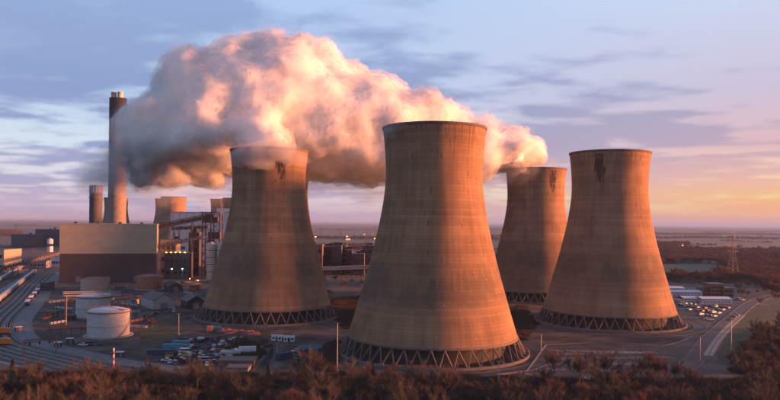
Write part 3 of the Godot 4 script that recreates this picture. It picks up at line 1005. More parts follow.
func chimneys():
	var t := thing("chimney", "tall round concrete chimney with a black band and pale flues on top", "chimney", Vector3(-419, 0, -1058))
	var shaft := mottled("chimney_concrete", Color(0.16, 0.122, 0.098), Color(0.24, 0.19, 0.15), 50.0)
	part("shaft", lathe([[14.6, 0.0], [13.4, 60.0], [12.7, 140.0], [12.4, 220.0]], 48), shaft, t)
	part("black_band", lathe([[12.42, 219.5], [12.75, 220.2], [12.6, 248.8], [12.9, 249.0], [12.9, 250.5], [11.6, 250.5], [0.05, 250.4]], 48), mat("chimney_black", Color(0.014, 0.016, 0.024), 0.95), t)
	for k in 3:
		var a := 0.9 + TAU * k / 3.0
		var o := part("flue", lathe([[4.1, 250.3], [4.1, 258.4], [4.35, 258.6], [4.35, 259.6], [3.6, 259.6], [3.6, 252.0]], 24), cladding("flue_steel", Color(0.5, 0.42, 0.36)), t)
		o.position = Vector3(sin(a) * 6.2, 0, cos(a) * 6.2)
	var s := thing("stack", "short dark steel stack with a pale cage at its top behind the beige store", "chimney", point_at(95.0, 281, 800) * Vector3(1, 0, 1))
	part("shaft", lathe([[7.1, 0.0], [7.1, 96.0]], 32), mottled("stack_steel", Color(0.05, 0.045, 0.045), Color(0.1, 0.085, 0.08), 20.0), s)
	part("cap", lathe([[6.9, 96.0], [6.9, 103.4], [6.2, 104.6], [0.05, 104.9]], 32), mottled("stack_cap", Color(0.14, 0.13, 0.14), Color(0.24, 0.22, 0.23), 8.0), s)
	for k in 16:
		var st := new_st()
		var a := TAU * k / 16.0
		bar(st, Vector3(sin(a) * 7.2, 96, cos(a) * 7.2), Vector3(sin(a) * 7.2, 104, cos(a) * 7.2), 0.35)
		part("cage_bar", st, mat("gantry_pale", Color(0.4, 0.38, 0.38)), s)
	for k in 3:
		part("platform", lathe([[7.1, 30.0 + k * 30], [8.3, 30.0 + k * 30], [8.3, 30.7 + k * 30], [7.1, 30.7 + k * 30]], 32), mat("stair_steel", Color(0.16, 0.15, 0.15)), s)

# ---------- vehicles, containers, rail, pylons ----------
func car_body(long: float, kind: int) -> Array:
	# side outline of the body and of the glasshouse, [z, y]
	var st := new_st()
	var w := 0.9
	var l := long / 2.0
	var low := [[-l, 0.35], [-l, 0.78], [-l * 0.52, 0.92], [l * 0.9, 0.95], [l, 0.8], [l, 0.35]]
	if kind == 1:
		low = [[-l, 0.35], [-l, 1.05], [-l * 0.7, 1.2], [l, 1.25], [l, 0.35]]
	outline(st, low, w)
	var top := new_st()
	var cab := [[-l * 0.5, 0.92], [-l * 0.2, 1.42], [l * 0.5, 1.44], [l * 0.88, 0.95]]
	if kind == 1:
		cab = [[-l * 0.72, 1.2], [-l * 0.5, 2.0], [l * 0.98, 2.05], [l, 1.25]]
	outline(top, cab, w * 0.86)
	var roof := new_st()
	box(roof, Vector3(0, cab[1][1] + 0.03, (cab[1][0] + cab[2][0]) / 2.0), Vector3(w * 1.66, 0.07, absf(cab[2][0] - cab[1][0]) + 0.1))
	var out := []
	for s in [st, top, roof]:
		s.generate_normals()
		out.append(s.commit())
	return out

func outline(st: SurfaceTool, prof: Array, w: float):
	var n := prof.size()
	for k in n:
		var a: Array = prof[k]
		var b: Array = prof[(k + 1) % n]
		quad(st, Vector3(w, a[1], a[0]), Vector3(w, b[1], b[0]), Vector3(-w, b[1], b[0]), Vector3(-w, a[1], a[0]))
	for k in range(1, n - 1):
		var a: Array = prof[0]
		var b: Array = prof[k]
		var c: Array = prof[k + 1]
		tri(st, Vector3(w, a[1], a[0]), Vector3(w, c[1], c[0]), Vector3(w, b[1], b[0]))
		tri(st, Vector3(-w, a[1], a[0]), Vector3(-w, b[1], b[0]), Vector3(-w, c[1], c[0]))

func wheel_mesh(r: float, w: float) -> Mesh:
	var st := new_st()
	tube(st, Vector3(-w / 2, 0, 0), Vector3(w / 2, 0, 0), r, r, 12)
	st.generate_normals()
	return st.commit()

var paint_names := ["white", "silver", "black", "dark blue", "red", "grey"]
var paint_colours := [Color(0.6, 0.6, 0.6), Color(0.3, 0.31, 0.33), Color(0.02, 0.02, 0.022), Color(0.03, 0.05, 0.14), Color(0.3, 0.03, 0.025), Color(0.12, 0.12, 0.13)]
var car_shapes := []
var wheel_shape: Mesh

func car_paint(k: int) -> StandardMaterial3D:
	var m := mat("car_paint_" + paint_names[k].replace(" ", "_"), paint_colours[k], 0.35)
	m.clearcoat_enabled = true
	m.clearcoat = 0.6
	return m

func parked(at: Vector3, turn: float, kind: int, colour: int, where: String, group: String):
	if car_shapes.is_empty():
		car_shapes = [car_body(4.4, 0), car_body(5.2, 1)]
		wheel_shape = wheel_mesh(0.34, 0.22)
	var word := "van" if kind == 1 else "car"
	var t := thing("parked_" + word, "%s %s %s" % [paint_names[colour], word, where], word, at, turn, group)
	place("body", car_shapes[kind][0], car_paint(colour), t)
	place("window_band", car_shapes[kind][1], mat("dark_glass", Color(0.025, 0.028, 0.032), 0.15), t)
	place("roof", car_shapes[kind][2], car_paint(colour), t)
	for x in [-0.8, 0.8]:
		for z in [-1.35, 1.4]:
			place("wheel", wheel_shape, mat("tyre", Color(0.015, 0.015, 0.015)), t, Vector3(x, 0.34, z))

func container(label: String, at: Vector3, turn: float, size: Vector3, m: Material, group := "", called := "shipping_container"):
	var t := thing(called, label, "container", at, turn, group)
	block(t, "body", Vector3(0, size.y / 2 + 0.12, 0), size, m)
	var n := int(size.x / 0.6)
	for s in [-1.0, 1.0]:
		var rib := new_st()
		for k in n:
			box(rib, Vector3(-size.x / 2 + (k + 0.5) * size.x / n, size.y / 2 + 0.12, s * (size.z / 2 + 0.03)), Vector3(0.22, size.y * 0.9, 0.07))
		box(rib, Vector3(0, size.y * 0.97 + 0.12, s * (size.z / 2 + 0.02)), Vector3(size.x, 0.1, 0.09))
		part("corrugated_side", rib, m, t)
	for x in [-1.0, 1.0]:
		for z in [-1.0, 1.0]:
			block(t, "corner_post", Vector3(x * (size.x / 2 - 0.08), size.y / 2 + 0.1, z * (size.z / 2 - 0.08)), Vector3(0.24, size.y + 0.16, 0.24), m)
	block(t, "door", Vector3(size.x / 2 + 0.05, size.y / 2 + 0.12, 0), Vector3(0.08, size.y * 0.92, size.z * 0.9), m)

func cabin(label: String, at: Vector3, turn: float, size: Vector3, m: Material, group := ""):
	var t := thing("site_cabin", label, "cabin", at, turn, group)
	block(t, "wall", Vector3(0, size.y / 2 + 0.15, 0), size, m)
	block(t, "roof", Vector3(0, size.y + 0.25, 0), Vector3(size.x + 0.3, 0.2, size.z + 0.3), mottled("frosted_roof", Color(0.5, 0.5, 0.54), Color(0.66, 0.66, 0.7), 12.0))
	for k in 3:
		block(t, "window" if k != 1 else "door", Vector3((k - 1) * size.x * 0.3, size.y * 0.6 if k != 1 else size.y * 0.45, size.z / 2 + 0.03), Vector3(1.2, 0.9 if k != 1 else 2.0, 0.08), mat("dark_glass", Color.WHITE))

func skip_bin(label: String, at: Vector3, turn: float, m: Material, group: String):
	var t := thing("waste_skip", label, "skip", at, turn, group)
	var st := new_st()
	outline(st, [[-1.2, 0.1], [-1.9, 1.5], [1.9, 1.5], [1.2, 0.1]], 0.9)
	part("body", st, m, t)
	st = new_st()
	for s in [-1.0, 1.0]:
		bar(st, Vector3(s * 0.95, 1.5, -1.95), Vector3(s * 0.95, 1.5, 1.95), 0.12)
	part("rail", st, m, t)
	st = new_st()
	for k in 7:
		box(st, Vector3(rng.randf_range(-0.6, 0.6), 1.55, rng.randf_range(-1.4, 1.4)), Vector3(0.8, 0.4, 0.9), Basis(Vector3.UP, rng.randf() * 3))
	part("load", st, mottled("scrap", Color(0.05, 0.04, 0.035), Color(0.25, 0.21, 0.19), 2.0), t)

func lorry(label: String, at: Vector3, turn: float, box_m: Material, cab_m: Material):
	var t := thing("lorry", label, "lorry", at, turn)
	block(t, "box_body", Vector3(0, 2.5, 1.6), Vector3(2.5, 2.9, 8.4), box_m)
	var st := new_st()
	outline(st, [[-5.0, 0.6], [-5.1, 1.8], [-4.7, 3.0], [-3.0, 3.1], [-2.9, 0.6]], 1.2)
	part("cab", st, cab_m, t)
	block(t, "windscreen", Vector3(0, 2.3, -4.96), Vector3(2.1, 0.9, 0.2), mat("dark_glass", Color.WHITE))
	block(t, "chassis", Vector3(0, 0.8, 0.4), Vector3(1.2, 0.4, 10.4), mat("tyre", Color.WHITE))
	var wm := wheel_mesh(0.5, 0.4)
	for z in [-4.0, 2.8, 4.2]:
		for x in [-1.0, 1.0]:
			place("wheel", wm, mat("tyre", Color.WHITE), t, Vector3(x, 0.5, z))

func build_yards():
	# cars in the visitor car park
	var a := ground_at(684, 301)
	var spots := []
	for row in [[679, 303.5, 730, 308.5, 20], [680, 306, 724, 310.5, 18], [683, 309.5, 720, 313.8, 14], [690, 313.5, 716, 317, 8], [732, 299, 744, 300.5, 5], [702, 318, 712, 321, 3]]:
		var p := ground_at(row[0], row[1])
		var q := ground_at(row[2], row[3])
		for k in row[4]:
			if rng.randf() < 0.8:
				spots.append([p.lerp(q, (k + 0.5) / row[4]) + Vector3(rng.randf_range(-0.3, 0.3), 0.035, rng.randf_range(-0.4, 0.4)), (q - p)])
	for s in spots:
		var d: Vector3 = s[1]
		var turn := atan2(d.x, d.z) + PI / 2 + rng.randf_range(-0.06, 0.06) + (PI if rng.randf() < 0.5 else 0.0)
		parked(s[0], turn, 1 if rng.randf() < 0.18 else 0, [0, 0, 1, 1, 2, 3, 4, 5, 5][rng.randi() % 9], "parked in the visitor car park below the brick office", "cars in the visitor car park")
	for q in [[733, 317.5, 4], [736, 315.5, 1], [729.5, 320.5, 5]]:
		parked(ground_at(q[0], q[1]) + Vector3(0, 0.14, 0), 0.9, 0, q[2], "stopped at the side of the access road", "cars on the access road")
	# brick office, white long sheds
	var brick := mottled("brick", Color.WHITE, Color.WHITE, 20.0)
	var glass := mat("dark_glass", Color.WHITE)
	works_block("brick_office", "brick office block with a raised middle beside the visitor car park", 711, 724, 284.5, 297, 16, brick, glass, 3, 6)
	works_block("brick_office", "lower brick wing joined to the raised office block", 703, 711.2, 288, 296.5, 14, brick, glass, 2, 4)
	works_block("brick_office", "end wing of the brick offices by the road", 724, 733, 288.5, 297.5, 14, brick, glass, 2, 4)
	var roofw := mottled("frosted_roof", Color.WHITE, Color.WHITE, 12.0)
	for q in [[672, 701, 292.5, 296.5, "long white-roofed shed between the sunlit tower and the offices"], [667, 684, 288.5, 292, "white-roofed shed half hidden by the flank of the car-park tower"], [684, 705, 299, 302.5, "low white-roofed store along the edge of the visitor car park"], [702, 731, 299.5, 303.5, "row of white-roofed workshops before the brick offices"]]:
		var o := works_block("long_shed", q[4], q[0], q[1], q[2] + 0.6, q[3], 16, cladding("white_sheet", Color.WHITE), glass, 1, 8)
		var h: float = point_at((q[0] + q[1]) / 2.0, q[2] + 0.6, -ground_at(q[0], q[3]).z).y
		var wide := absf(ground_at(q[1], q[3]).x - ground_at(q[0], q[3]).x)
		for s in [-1.0, 1.0]:
			var st := new_st()
			box(st, Vector3(0, h + 1.5, s * 4.1), Vector3(wide + 0.6, 0.2, 8.5), Basis(Vector3.RIGHT, s * 0.16))
			part("roof_slope", st, roofw, o)
	# the storage yard: containers, cabins, skips, vans
	var blue := mottled("container_blue", Color(0.03, 0.19, 0.28), Color(0.045, 0.26, 0.36), 6.0, 0.6)
	var navy := mottled("container_navy", Color(0.02, 0.035, 0.08), Color(0.035, 0.06, 0.12), 6.0, 0.6)
	var white := mottled("cabin_white", Color(0.42, 0.42, 0.42), Color(0.58, 0.58, 0.57), 6.0, 0.7)
	var red := mottled("skip_red", Color(0.13, 0.035, 0.03), Color(0.2, 0.06, 0.05), 4.0, 0.7)
	var yellow := mottled("skip_yellow", Color(0.38, 0.24, 0.03), Color(0.5, 0.33, 0.05), 4.0, 0.7)
	var green := mottled("skip_green", Color(0.05, 0.07, 0.06), Color(0.08, 0.11, 0.095), 4.0, 0.7)
	var teal := mottled("teal_paint", Color(0.015, 0.11, 0.16), Color(0.03, 0.17, 0.23), 5.0, 0.6)
	container("bright blue container, nearer of the pair by the grass bank", ground_at(173, 350), 0.1, Vector3(9.5, 3.0, 2.8), blue)
	container("bright blue container, farther of the pair by the grass bank", ground_at(181.5, 346.5), 0.1, Vector3(8.5, 3.0, 2.8), blue)
	container("long navy trailer with a pale top beside the bright blue containers", ground_at(161, 354.5), 0.06, Vector3(13.0, 2.4, 2.6), navy)
	container("deep blue container standing alone on the dirt yard", ground_at(284, 359.5), 0.95, Vector3(8.0, 3.2, 3.0), navy)
	container("white container in the row by the white lorry", ground_at(227, 356), 0.15, Vector3(6.0, 2.6, 2.5), white, "white containers near the lorry")
	container("white container in the row by the white lorry", ground_at(234.5, 355.5), 0.1, Vector3(6.0, 2.6, 2.5), white, "white containers near the lorry")
	lorry("white box lorry at the end of the white containers", ground_at(244, 354.5), 1.75, white, car_paint(0))
	for k in 3:
		cabin(["white site cabin at the foot of the shaded tower", "white site cabin beside blue drums", "white site cabin next to the dirt track"][k], ground_at(277 + k * 6, 340.5 + k * 0.6), 0.1, Vector3(6.0, 2.7, 2.7), white, "site cabins on the dirt yard")
	container("small blue store box among the white site cabins", ground_at(287, 341.6), 0.2, Vector3(3.5, 2.6, 2.6), blue)
	var tank := thing("tank_trailer", "teal tank trailer on the dirt yard", "trailer", ground_at(308, 351.5), 0.25)
	var st := new_st()
	tube(st, Vector3(-5, 1.9, 0), Vector3(5, 1.9, 0), 1.3, 1.3, 16)
	part("tank", st, teal, tank)
	block(tank, "frame", Vector3(0, 0.55, 0), Vector3(10.5, 0.3, 1.6), mat("tyre", Color.WHITE))
	block(tank, "pump_box", Vector3(6.0, 1.1, 0.3), Vector3(2.2, 2.0, 2.2), teal)
	var wm := wheel_mesh(0.5, 0.4)
	for z in [-0.9, 0.9]:
		for x in [-3.5, -2.3, 3.0]:
			var w := place("wheel", wm, mat("tyre", Color.WHITE), tank, Vector3(x, 0.5, z))
			w.rotation.y = PI / 2
	container("teal store box beside the tank trailer", ground_at(314, 353), 0.4, Vector3(4.5, 2.4, 2.4), teal)
	container("teal round-topped box at the end of the red covers", ground_at(216, 331), 0.2, Vector3(5.5, 2.8, 3.0), teal)
	container("small orange box beside the teal box by the tower pond", ground_at(210, 331.5), 0.2, Vector3(3.2, 3.2, 3.0), mottled("rust_paint", Color.WHITE, Color.WHITE, 9.0))
	# red sheeted heaps
	var tarp := mottled("red_sheet", Color(0.13, 0.04, 0.045), Color(0.24, 0.075, 0.08), 5.0, 0.6)
	for q in [[225, 331.5, 5.0], [236, 333, 7.0], [249, 333.5, 4.5], [253, 334.5, 4.0], [185, 340, 3.5]]:
		var o := thing("sheeted_heap", "low heap under a red sheet at the edge of the storage yard", "heap", ground_at(q[0], q[1]), rng.randf(), "red sheeted heaps")
		var hs := new_st()
		var n := 9
		for i in n:
			for j in n:
				var pt := func(u: int, v: int) -> Vector3:
					var x := u / float(n) * 2 - 1
					var z := v / float(n) * 2 - 1
					return Vector3(x * q[2], maxf(0.02, (1 - x * x * x * x) * (1 - z * z * z * z) * (1.7 + 0.25 * sin(x * 9 + q[0]) + 0.25 * cos(z * 8))), z * q[2] * 0.45)
				quad(hs, pt.call(i, j), pt.call(i, j + 1), pt.call(i + 1, j + 1), pt.call(i + 1, j))
		part("sheet", hs, tarp, o)
		var rope := new_st()
		for k in 3:
			bar(rope, Vector3((k - 1) * q[2] * 0.5, 0.1, q[2] * 0.46), Vector3((k - 1) * q[2] * 0.5, 1.75, 0), 0.12)
		part("rope", rope, mat("tyre", Color.WHITE), o)
	# rows of small stuff in the yard
	for k in 110:
		var u := rng.randf()
		var v := rng.randf()
		var p := ground_at(lerpf(178, 162, v) + u * lerpf(66, 62, v), lerpf(337, 364, v) + u * 2.0)
		p += Vector3(rng.randf_range(-1, 1), 0.05, rng.randf_range(-1, 1))
		var turn := 0.2 + (PI / 2 if rng.randf() < 0.5 else 0.0) + rng.randf_range(-0.15, 0.15)
		var kind := rng.randi() % 10
		if kind < 4:
			parked(p, turn, 1 if rng.randf() < 0.4 else 0, [0, 0, 0, 1, 2, 3, 4][rng.randi() % 7], "standing in the crowded storage yard", "vehicles in the storage yard")
		elif kind < 7:
			var c := rng.randi() % 4
			skip_bin(["red", "yellow", "green", "white"][c] + " waste skip in the crowded storage yard", p, turn, [red, yellow, green, white][c], "skips in the storage yard")
		else:
			var c := rng.randi() % 3
			container(["small white", "small navy", "small green"][c] + " store box in the crowded storage yard", p, turn, Vector3(rng.randf_range(1.8, 3.6), rng.randf_range(0.9, 2.0), rng.randf_range(1.2, 2.0)), [white, navy, green][c], "store boxes in the storage yard", "store_box")
	for q in [[100, 345, 3, 0], [83, 346, 0, 0], [88, 345.5, 3, 1], [60, 275, 0, 0], [156, 314, 2, 0], [168, 313, 5, 0], [174, 312, 0, 1], [152, 316, 4, 0], [270, 347, 2, 0], [296, 352, 0, 0], [300, 360, 5, 1], [262, 349, 1, 0]]:
		parked(ground_at(q[0], q[1]) + Vector3(0, 0.12, 0), rng.randf() * 3, q[3], q[2], "standing beside the works tracks and tanks", "vehicles about the works")
	# walls and low roofs below the yard
	works_block("low_store", "long low brown store with a pale roof edge below the storage yard", 218, 254, 361.5, 366, 9, brick, glass, 0, 0)
	works_block("low_store", "low flat store with a frosted roof beyond the tree belt", 226, 248, 369, 372, 7, cladding("grey_sheet", Color.WHITE), glass, 0, 0)
	rail_things()
	# tall masts and lamp posts
	pole_lamp(ground_at(337, 371), 21.0, "tall pink-lit lamp mast between the largest and the shaded tower")
	pole_lamp(ground_at(731, 361), 20.0, "tall lamp mast on the verge of the access road")
	pole_lamp(ground_at(498.5, 385), 9.5, "lamp post at the corner of the car park under the largest tower")
	pole_lamp(ground_at(587.5, 382), 9.0, "lamp post among the bay markings of the car park")
	pole_lamp(ground_at(303.5, 365), 7.0, "lamp post beside the teal tank trailer")
	pole_lamp(ground_at(178.5, 335), 12.0, "lamp post on the grass bank by the storage yard")
	pole_lamp(ground_at(700, 362), 12.0, "lamp post where the access road meets the car park")
	pole_lamp(ground_at(47, 290), 14.0, "lamp post with a white head beside the site road and container wagons")
	pole_lamp(ground_at(277, 360), 8.0, "lamp post next to the deep blue container")
	pole_lamp(ground_at(541, 352), 9.0, "lamp post by the pale kerb between two towers")
	# farmhouses far out on the plain
	for k in 22:
		var d := 1900.0 * pow(3.2, rng.randf())
		var x := rng.randf_range(-0.1, 0.62) * d
		var o := thing("farmhouse", "tiny pale farmhouse far out on the misty plain", "house", Vector3(x, 0, -d), rng.randf() * 3.0, "farmhouses on the plain")
		var l := rng.randf_range(10.0, 24.0)
		block(o, "wall", Vector3(0, 3, 0), Vector3(l, 6, 8), [brick, cladding("white_sheet", Color.WHITE)][k % 2])
		var rs := new_st()
		outline(rs, [[-4.4, 6.02], [0.0, 9.5], [4.4, 6.02]], l / 2.0 + 0.3)
		part("roof", rs, cladding("shed_roof", Color(0.07, 0.068, 0.07)), o)
	# pylons
	pylon("lattice pylon rising from the woods beyond the brick offices", ground_at(732.5, 281), 56.0)
	for q in [[340.5, 245, "lattice pylon in the far fields above the brick stair tower"], [367, 247, "lattice pylon in the far fields near the largest tower's edge"], [321, 241, "small far pylon beside the shaded tower"], [16, 239, "small far pylon beyond the coal sheds"]]:
		pylon(q[2], ground_at(q[0], q[1]), 50.0)

func pylon(label: String, at: Vector3, tall: float):
	var t := thing("pylon", label, "pylon", at, 0.35)
	var steel := mat("pylon_steel", Color(0.075, 0.07, 0.07), 0.7)
	var st: SurfaceTool
	var wide := tall * 0.1
	for sx in [-1.0, 1.0]:
		for sz in [-1.0, 1.0]:
			st = new_st()
			bar(st, Vector3(sx * wide, 0, sz * wide), Vector3(sx * wide * 0.28, tall * 0.62, sz * wide * 0.28), 0.34)
			bar(st, Vector3(sx * wide * 0.28, tall * 0.62, sz * wide * 0.28), Vector3(0, tall, 0), 0.28)
			part("leg", st, steel, t)
	st = new_st()
	for k in 8:
		var y0 := tall * 0.62 * k / 8.0
		var y1 := tall * 0.62 * (k + 1) / 8.0
		var w0 := lerpf(wide, wide * 0.28, k / 8.0)
		var w1 := lerpf(wide, wide * 0.28, (k + 1) / 8.0)
		for s in [-1.0, 1.0]:
			bar(st, Vector3(-w0, y0, s * w0), Vector3(w1, y1, s * w1), 0.16)
			bar(st, Vector3(w0, y0, s * w0), Vector3(-w1, y1, s * w1), 0.16)
			bar(st, Vector3(s * w0, y0, -w0), Vector3(s * w1, y1, w1), 0.16)
	part("bracing", st, steel, t)
	for k in 3:
		st = new_st()
		var y: float = tall * [0.62, 0.76, 0.88][k]
		var r: float = tall * [0.15, 0.19, 0.13][k]
		for s in [-1.0, 1.0]:
			bar(st, Vector3(0, y, 0), Vector3(s * r, y + 0.6, 0), 0.34)
			bar(st, Vector3(0, y + tall * 0.05, 0), Vector3(s * r, y + 0.6, 0), 0.3)
			bar(st, Vector3(s * r, y + 0.6, 0), Vector3(s * r, y - 3.0, 0), 0.22)
		part("cross_arm", st, steel, t)

func rail_things():
	# hopper wagons in two long rows at the edge of the picture
	var wagon_m := mottled("wagon_grey", Color(0.26, 0.26, 0.29), Color(0.42, 0.42, 0.46), 8.0, 0.7)
	var proto: Node3D = null
	var wheels := wheel_mesh(0.46, 0.2)
	for row in 3:
		var a := ground_at([-12, -12, -14][row], [311, 289, 279][row])
		var b := ground_at([35, 22, 12][row], [272.5, 268, 266][row])
		var n := int(a.distance_to(b) / 15.5)
		var turn := atan2((b - a).x, (b - a).z)
		for k in n:
			var p := a.lerp(b, (k + 0.5) / n) + Vector3(0, 0.06, 0)
			var label: String = ["pale hopper wagon in the row beside the site road", "pale hopper wagon in the middle row", "pale hopper wagon in the outer row away from the site road"][row]
			if proto == null:
				proto = thing("hopper_wagon", label, "wagon", p, turn, "hopper wagons standing in rows")
				var st := new_st()
				outline(st, [[-5.0, 1.2], [-7.2, 2.2], [-7.2, 4.0], [7.2, 4.0], [7.2, 2.2], [5.0, 1.2]], 1.4)
				part("hopper", st, wagon_m, proto)
				st = new_st()
				for j in 8:
					for s in [-1.0, 1.0]:
						box(st, Vector3(s * 1.45, 2.9, -6.3 + j * 1.8), Vector3(0.1, 2.0, 0.16))
				part("ribs", st, wagon_m, proto)
				block(proto, "load", Vector3(0, 3.95, 0), Vector3(2.5, 0.35, 13.6), mottled("frosted_roof", Color.WHITE, Color.WHITE, 12.0))
				for z in [-5.0, 5.0]:
					var bg := block(proto, "bogie", Vector3(0, 0.75, z), Vector3(2.2, 0.5, 2.8), mat("tyre", Color.WHITE))
					for dz in [-0.9, 0.9]:
						for x in [-0.8, 0.8]:
							place("wheel", wheels, mat("tyre", Color.WHITE), bg, Vector3(x, 0.5, z + dz))
			else:
				copy_thing(proto, "hopper_wagon", p, turn, label)
	# container wagons beside the site road
	var navy := mottled("container_navy", Color.WHITE, Color.WHITE, 6.0)
	var top := mottled("frosted_roof", Color.WHITE, Color.WHITE, 12.0)
	var path := [[27.5, 305], [31, 300.5], [34.5, 296.5], [37.5, 293]]
	for k in 4:
		var p := ground_at(path[k][0], path[k][1]) + Vector3(0, 0.06, 0)
		var t := thing("container_wagon", ["navy container wagon with a white cover at the road end of its train", "second navy container wagon with a white cover", "third navy container wagon with a white cover", "last navy container wagon, next to the dark engine shed"][k], "wagon", p, 0.0, "container wagons by the site road")
		var q := ground_at(40, 290) - ground_at(26, 307)
		t.rotation.y = atan2(q.x, q.z)
		block(t, "side", Vector3(0, 2.1, 0), Vector3(2.8, 2.2, 12.5), navy)
		block(t, "cover", Vector3(0, 3.5, 0), Vector3(2.9, 0.7, 12.6), top)
		block(t, "frame", Vector3(0, 0.85, 0), Vector3(2.4, 0.3, 13.0), mat("tyre", Color.WHITE))
		for z in [-4.5, 4.5]:
			for dz in [-0.9, 0.9]:
				for x in [-0.8, 0.8]:
					place("wheel", wheels, mat("tyre", Color.WHITE), t, Vector3(x, 0.46, z + dz))
	works_block("engine_shed", "small dark engine shed beside the container wagons", 40, 47.5, 283, 291, 14, cladding("dark_sheet", Color.WHITE), mat("dark_glass", Color.WHITE), 1, 2)
	# two orange locomotives at the edge of the picture
	var orange := mottled("loco_orange", Color(0.5, 0.13, 0.02), Color(0.6, 0.18, 0.03), 8.0, 0.5)
	var loco_yellow := mat("loco_yellow", Color(0.65, 0.38, 0.02), 0.5)
	for k in 2:
		var p := ground_at([-7.0, -8.0][k], [334.5, 345.5][k])
		var t := thing("locomotive", ["orange locomotive on the farther track at the bend", "orange locomotive on the nearer track at the bend"][k], "locomotive", p, PI / 2 + 0.25, "orange locomotives")
		var st := new_st()
		outline(st, [[-8.5, 0.9], [-8.6, 2.4], [-8.0, 3.7], [7.6, 3.7], [8.4, 3.2], [8.9, 2.2], [8.8, 0.9]], 1.4)
		part("body", st, orange, t)
		block(t, "nose", Vector3(0, 1.5, 8.88), Vector3(2.6, 1.0, 0.2), loco_yellow)
		block(t, "windscreen", Vector3(0, 2.75, 8.55), Vector3(2.2, 0.7, 0.4), mat("dark_glass", Color.WHITE))
		block(t, "roof_grille", Vector3(0, 3.75, -1.0), Vector3(2.0, 0.25, 9.0), mat("tyre", Color.WHITE))
		for z in [-5.5, 5.5]:
			var bg := block(t, "bogie", Vector3(0, 0.7, z), Vector3(2.3, 0.6, 4.2), mat("tyre", Color.WHITE))
			for dz in [-1.5, 0.0, 1.5]:
				for x in [-0.85, 0.85]:
					place("wheel", wheels, mat("tyre", Color.WHITE), bg, Vector3(x, 0.48, z + dz))
	# signal gantry over the tracks
	var g := thing("signal_gantry", "dark red signal gantry spanning the tracks at the bend", "gantry")
	var p0 := ground_at(23, 356)
	var p1 := ground_at(56, 351)
	var st := new_st()
	for y in [6.0, 7.2]:
		bar(st, p0 + Vector3(0, y, 0), p1 + Vector3(0, y, 0), 0.35)
	for k in 14:
		var p := p0.lerp(p1, k / 14.0)
		var q := p0.lerp(p1, (k + 1) / 14.0)
		bar(st, p + Vector3(0, 6.0 if k % 2 else 7.2, 0), q + Vector3(0, 7.2 if k % 2 else 6.0, 0), 0.22)
	part("truss", st, mottled("girder_rust", Color(0.09, 0.03, 0.025), Color(0.16, 0.06, 0.05), 5.0), g)
	for p in [p0, p1]:
		st = new_st()
		bar(st, p, p + Vector3(0, 7.4, 0), 0.6)
		part("post", st, mottled("red_post", Color.WHITE, Color.WHITE, 6.0), g)
	for k in 3:
		var p := p0.lerp(p1, 0.2 + 0.3 * k)
		block(g, "signal_head", p + Vector3(0, 5.2, 0.3), Vector3(0.7, 1.5, 0.4), mat("tyre", Color.WHITE))
	# red and white level-crossing post, small site signs
	var cp := thing("barrier_post", "red and white barrier post beside the site road", "barrier", ground_at(113.5, 367))
	for k in 6:
		st = new_st()
		tube(st, Vector3(0, k * 1.4, 0), Vector3(0, k * 1.4 + 1.4, 0), 0.35, 0.35, 8)
		part("band", st, mat("barrier_red", Color(0.5, 0.05, 0.03)) if k % 2 == 0 else mat("barrier_white", Color(0.65, 0.65, 0.63)), cp)
	# lineside huts
	for q in [[58, 347, 0.3], [70, 343, 0.2], [18, 331, 0.9], [120, 357, 0.1]]:
		var t := thing("lineside_hut", "small dark hut beside the rails and site road", "hut", ground_at(q[0], q[1]), q[2], "lineside huts")
		block(t, "wall", Vector3(0, 1.2, 0), Vector3(3.4, 2.4, 2.4), cladding("dark_sheet", Color.WHITE))
		block(t, "roof", Vector3(0, 2.5, 0), Vector3(3.8, 0.2, 2.8), mottled("frosted_roof", Color.WHITE, Color.WHITE, 12.0))
		block(t, "door", Vector3(0.6, 1.0, 1.24), Vector3(0.9, 1.9, 0.08), mat("roller_door", Color.WHITE))

